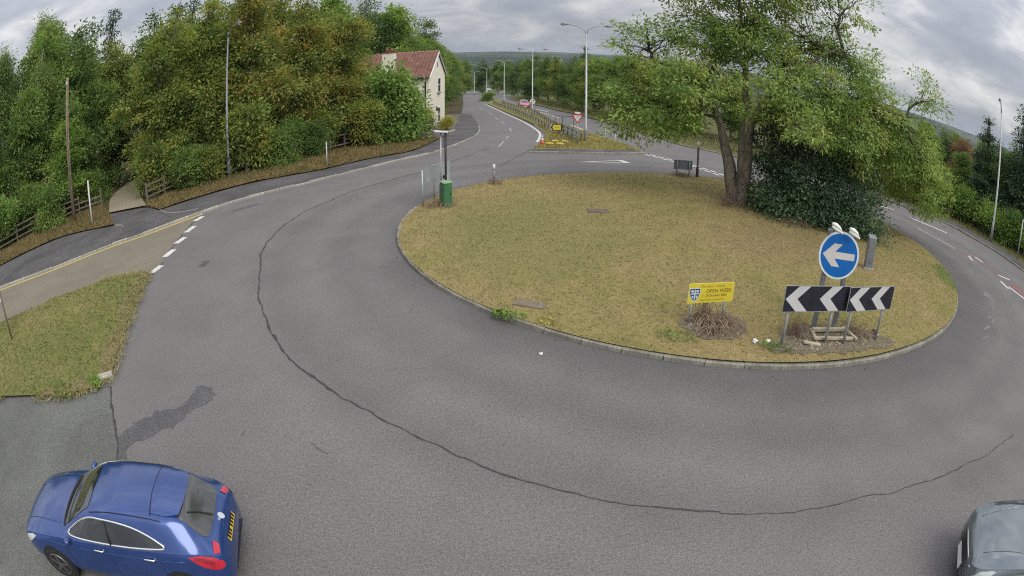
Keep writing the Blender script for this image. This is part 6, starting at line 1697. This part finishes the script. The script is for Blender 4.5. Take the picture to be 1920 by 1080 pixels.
dead_weeds(11.2, 20.4, 60, 1.0, .3, M_twig2, 'dry stalks in front of the dark bush', 89)
# rubble in the soil
def stones(name, poly, n, size, mat, label, seed):
    r_ = np.random.default_rng(seed); poly = np.asarray(poly); lo, hi = poly.min(0), poly.max(0); m = MB(); k = 0
    while k < n:
        q = r_.uniform(lo, hi, (1, 2))
        if not inside(poly, q)[0]:
            continue
        k += 1; s = size * r_.uniform(.4, 1.6)
        m.box((q[0, 0], q[0, 1], IZ(*q[0]) + s * .2), (s, s * r_.uniform(.5, 1), s * r_.uniform(.3, .7)), Matrix.Rotation(r_.uniform(0, 6.28), 3, 'Z') @ Matrix.Rotation(r_.normal(0, .4), 3, 'X'), .7)
    return tag(m.build(name, mat), label, 'rubble', kind='stuff')
M_rub = simple('pale_rubble', (0.26, 0.23, 0.19), .95, 0, .5, 3)
stones('rubble', [(5.8, 10.55), (9.6, 10.4), (9.3, 11.0), (7.2, 11.4), (6.2, 11.2)], 240, .05, M_rub, 'broken rubble in the soil under the chevron boards', 91)
stones('rubble', [(3.9, 11.4), (5.3, 11.25), (5.2, 11.9), (4.0, 12.0)], 110, .045, M_rub, 'broken rubble in the soil under the yellow board', 92)
# timber frame round the blue sign's footing
tf = empty('timber_frame', (7.75, 11.15, IZ(7.75, 11.15)), R(-6), 'broken pale timber frame on the soil under the blue sign', 'timber')
for c, s, rz in (((0, -.30, .06), (1.25, .09, .07), 0), ((.02, .12, .10), (1.1, .10, .09), 3), ((.62, -.05, .09), (.08, .70, .06), 14), ((-.55, -.05, .05), (.09, .5, .07), -6)):
    MB().box((0, 0, 0), s, R(rz)).build('plank', M_woodpale, tf, bevel=.008, loc=c)
o = MB().box((0, 0, 0), (.50, .10, .05)).build('loose_plank', M_woodpale, None, bevel=.008, loc=(6.95, 10.72, IZ(6.95, 10.72) + .05)); o.rotation_euler = (0, .1, R(-12))
tag(o, 'loose weathered plank on the soil left of the timber frame', 'plank')
# litter
def crumple(name, x, y, s, mat, label, cat, seed, zf=IZ):
    r_ = np.random.default_rng(seed); bm = bmesh.new(); bmesh.ops.create_icosphere(bm, subdivisions=2, radius=s)
    for v in bm.verts:
        v.co *= r_.uniform(.6, 1.25); v.co.z *= .55
    me = bpy.data.meshes.new(name); bm.to_mesh(me); bm.free(); me.materials.append(mat)
    o = link(name, me, None, (x, y, zf(x, y) + s * .45)); o.rotation_euler = (0, 0, seed)
    return tag(o, label, cat)
M_litterw = simple('white_litter', (0.62, 0.62, 0.60), .6, 0, .15, 12)
crumple('litter', 5.43, 10.98, .085, M_litterw, 'crumpled white wrapper on the kerb side left of the chevrons', 'litter', 3)
crumple('litter', 5.78, 10.98, .065, M_litterw, 'smaller white wrapper just left of the first chevron post', 'litter', 5)
crumple('litter', 9.42, 11.0, .07, M_litterw, 'white scrap beside the rightmost chevron post', 'litter', 7)
crumple('black_bag', 9.38, 11.12, .10, M_plastic, 'black plastic scrap behind the rightmost chevron post', 'litter', 9)
crumple('stone', 0.6, 11.0, .045, M_litterw, 'white stone on the road by the island kerb', 'stone', 11, lambda x, y: 0.0)
# green weeds pushing through the kerb
def weed(x, y, n, rad, size, mat, label, seed, zf):
    r_ = np.random.default_rng(seed)
    d = r_.uniform(0, 6.28, n); q = rad * np.sqrt(r_.random(n))
    p = np.stack([q * np.cos(d), q * .5 * np.sin(d), r_.uniform(.0, .12, n)], 1)
    ax = unit(np.stack([r_.normal(0, 1, n), r_.normal(0, 1, n), r_.uniform(.1, .9, n)], 1)); nm = unit(np.array([0, 0, 1.]) + r_.normal(0, .4, (n, 3)))
    ln = size * r_.uniform(.5, 1.4, n)
    o = link('weed_patch', leaf_mesh('weed_patch', p, ax, nm, ln, ln * .6, mat), None, (x, y, zf(x, y)))
    o.rotation_euler = (0, 0, R(-25)); return tag(o, label, 'weeds', kind='stuff')
weed(-.05, 12.62, 170, .45, .10, LM['lush'], 'bright green weeds pushing through a gap in the island kerb', 95, lambda x, y: .06)
weed(.75, 12.25, 120, .30, .09, LM['gold'], 'yellow green weeds in the second kerb gap', 96, lambda x, y: .05)
weed(-10.6, 7.72, 160, .6, .09, LM['olive'], 'weeds along the broken near edge of the left verge', 97, lambda x, y: .05)
weed(-9.75, 8.35, 160, .35, .09, LM['lush'], 'weeds by the pale broken kerb piece', 98, lambda x, y: .05)
weed(5.85, 10.62, 110, .4, .08, LM['green'], 'small green weeds between litter and island kerb', 99, IZ)
weed(3.6, 11.35, 110, .5, .08, LM['green'], 'small green weeds left of the dead weed tangle', 100, IZ)
# bush in the middle of the dual carriageway
plant('shrub', -5.9, 146.0, 2.6, 'low dark bush on the central reservation far down the road', None, 1.5, lambda x, y: T(x, y) + .1)

# ------------------------------------------------------------------ air
def haze_box():
    x0, x1, y0, y1, z0_, z1_ = -14500, 14500, -14500, 14500, -60, 70
    m = MB().box(((x0 + x1) / 2, (y0 + y1) / 2, (z0_ + z1_) / 2), (x1 - x0, y1 - y0, z1_ - z0_))
    t = NT('haze_air')
    v = t.n('ShaderNodeVolumePrincipled')
    v.inputs['Color'].default_value = (0.72, 0.84, 1.0, 1); v.inputs['Density'].default_value = 8e-5
    v.inputs['Anisotropy'].default_value = 0.2
    t.l(v.outputs[0], t.out.inputs['Volume'])
    o = m.build('haze', t.m)
    return tag(o, 'thin bluish haze in the air over the valley', 'haze', kind='stuff')
haze_box()
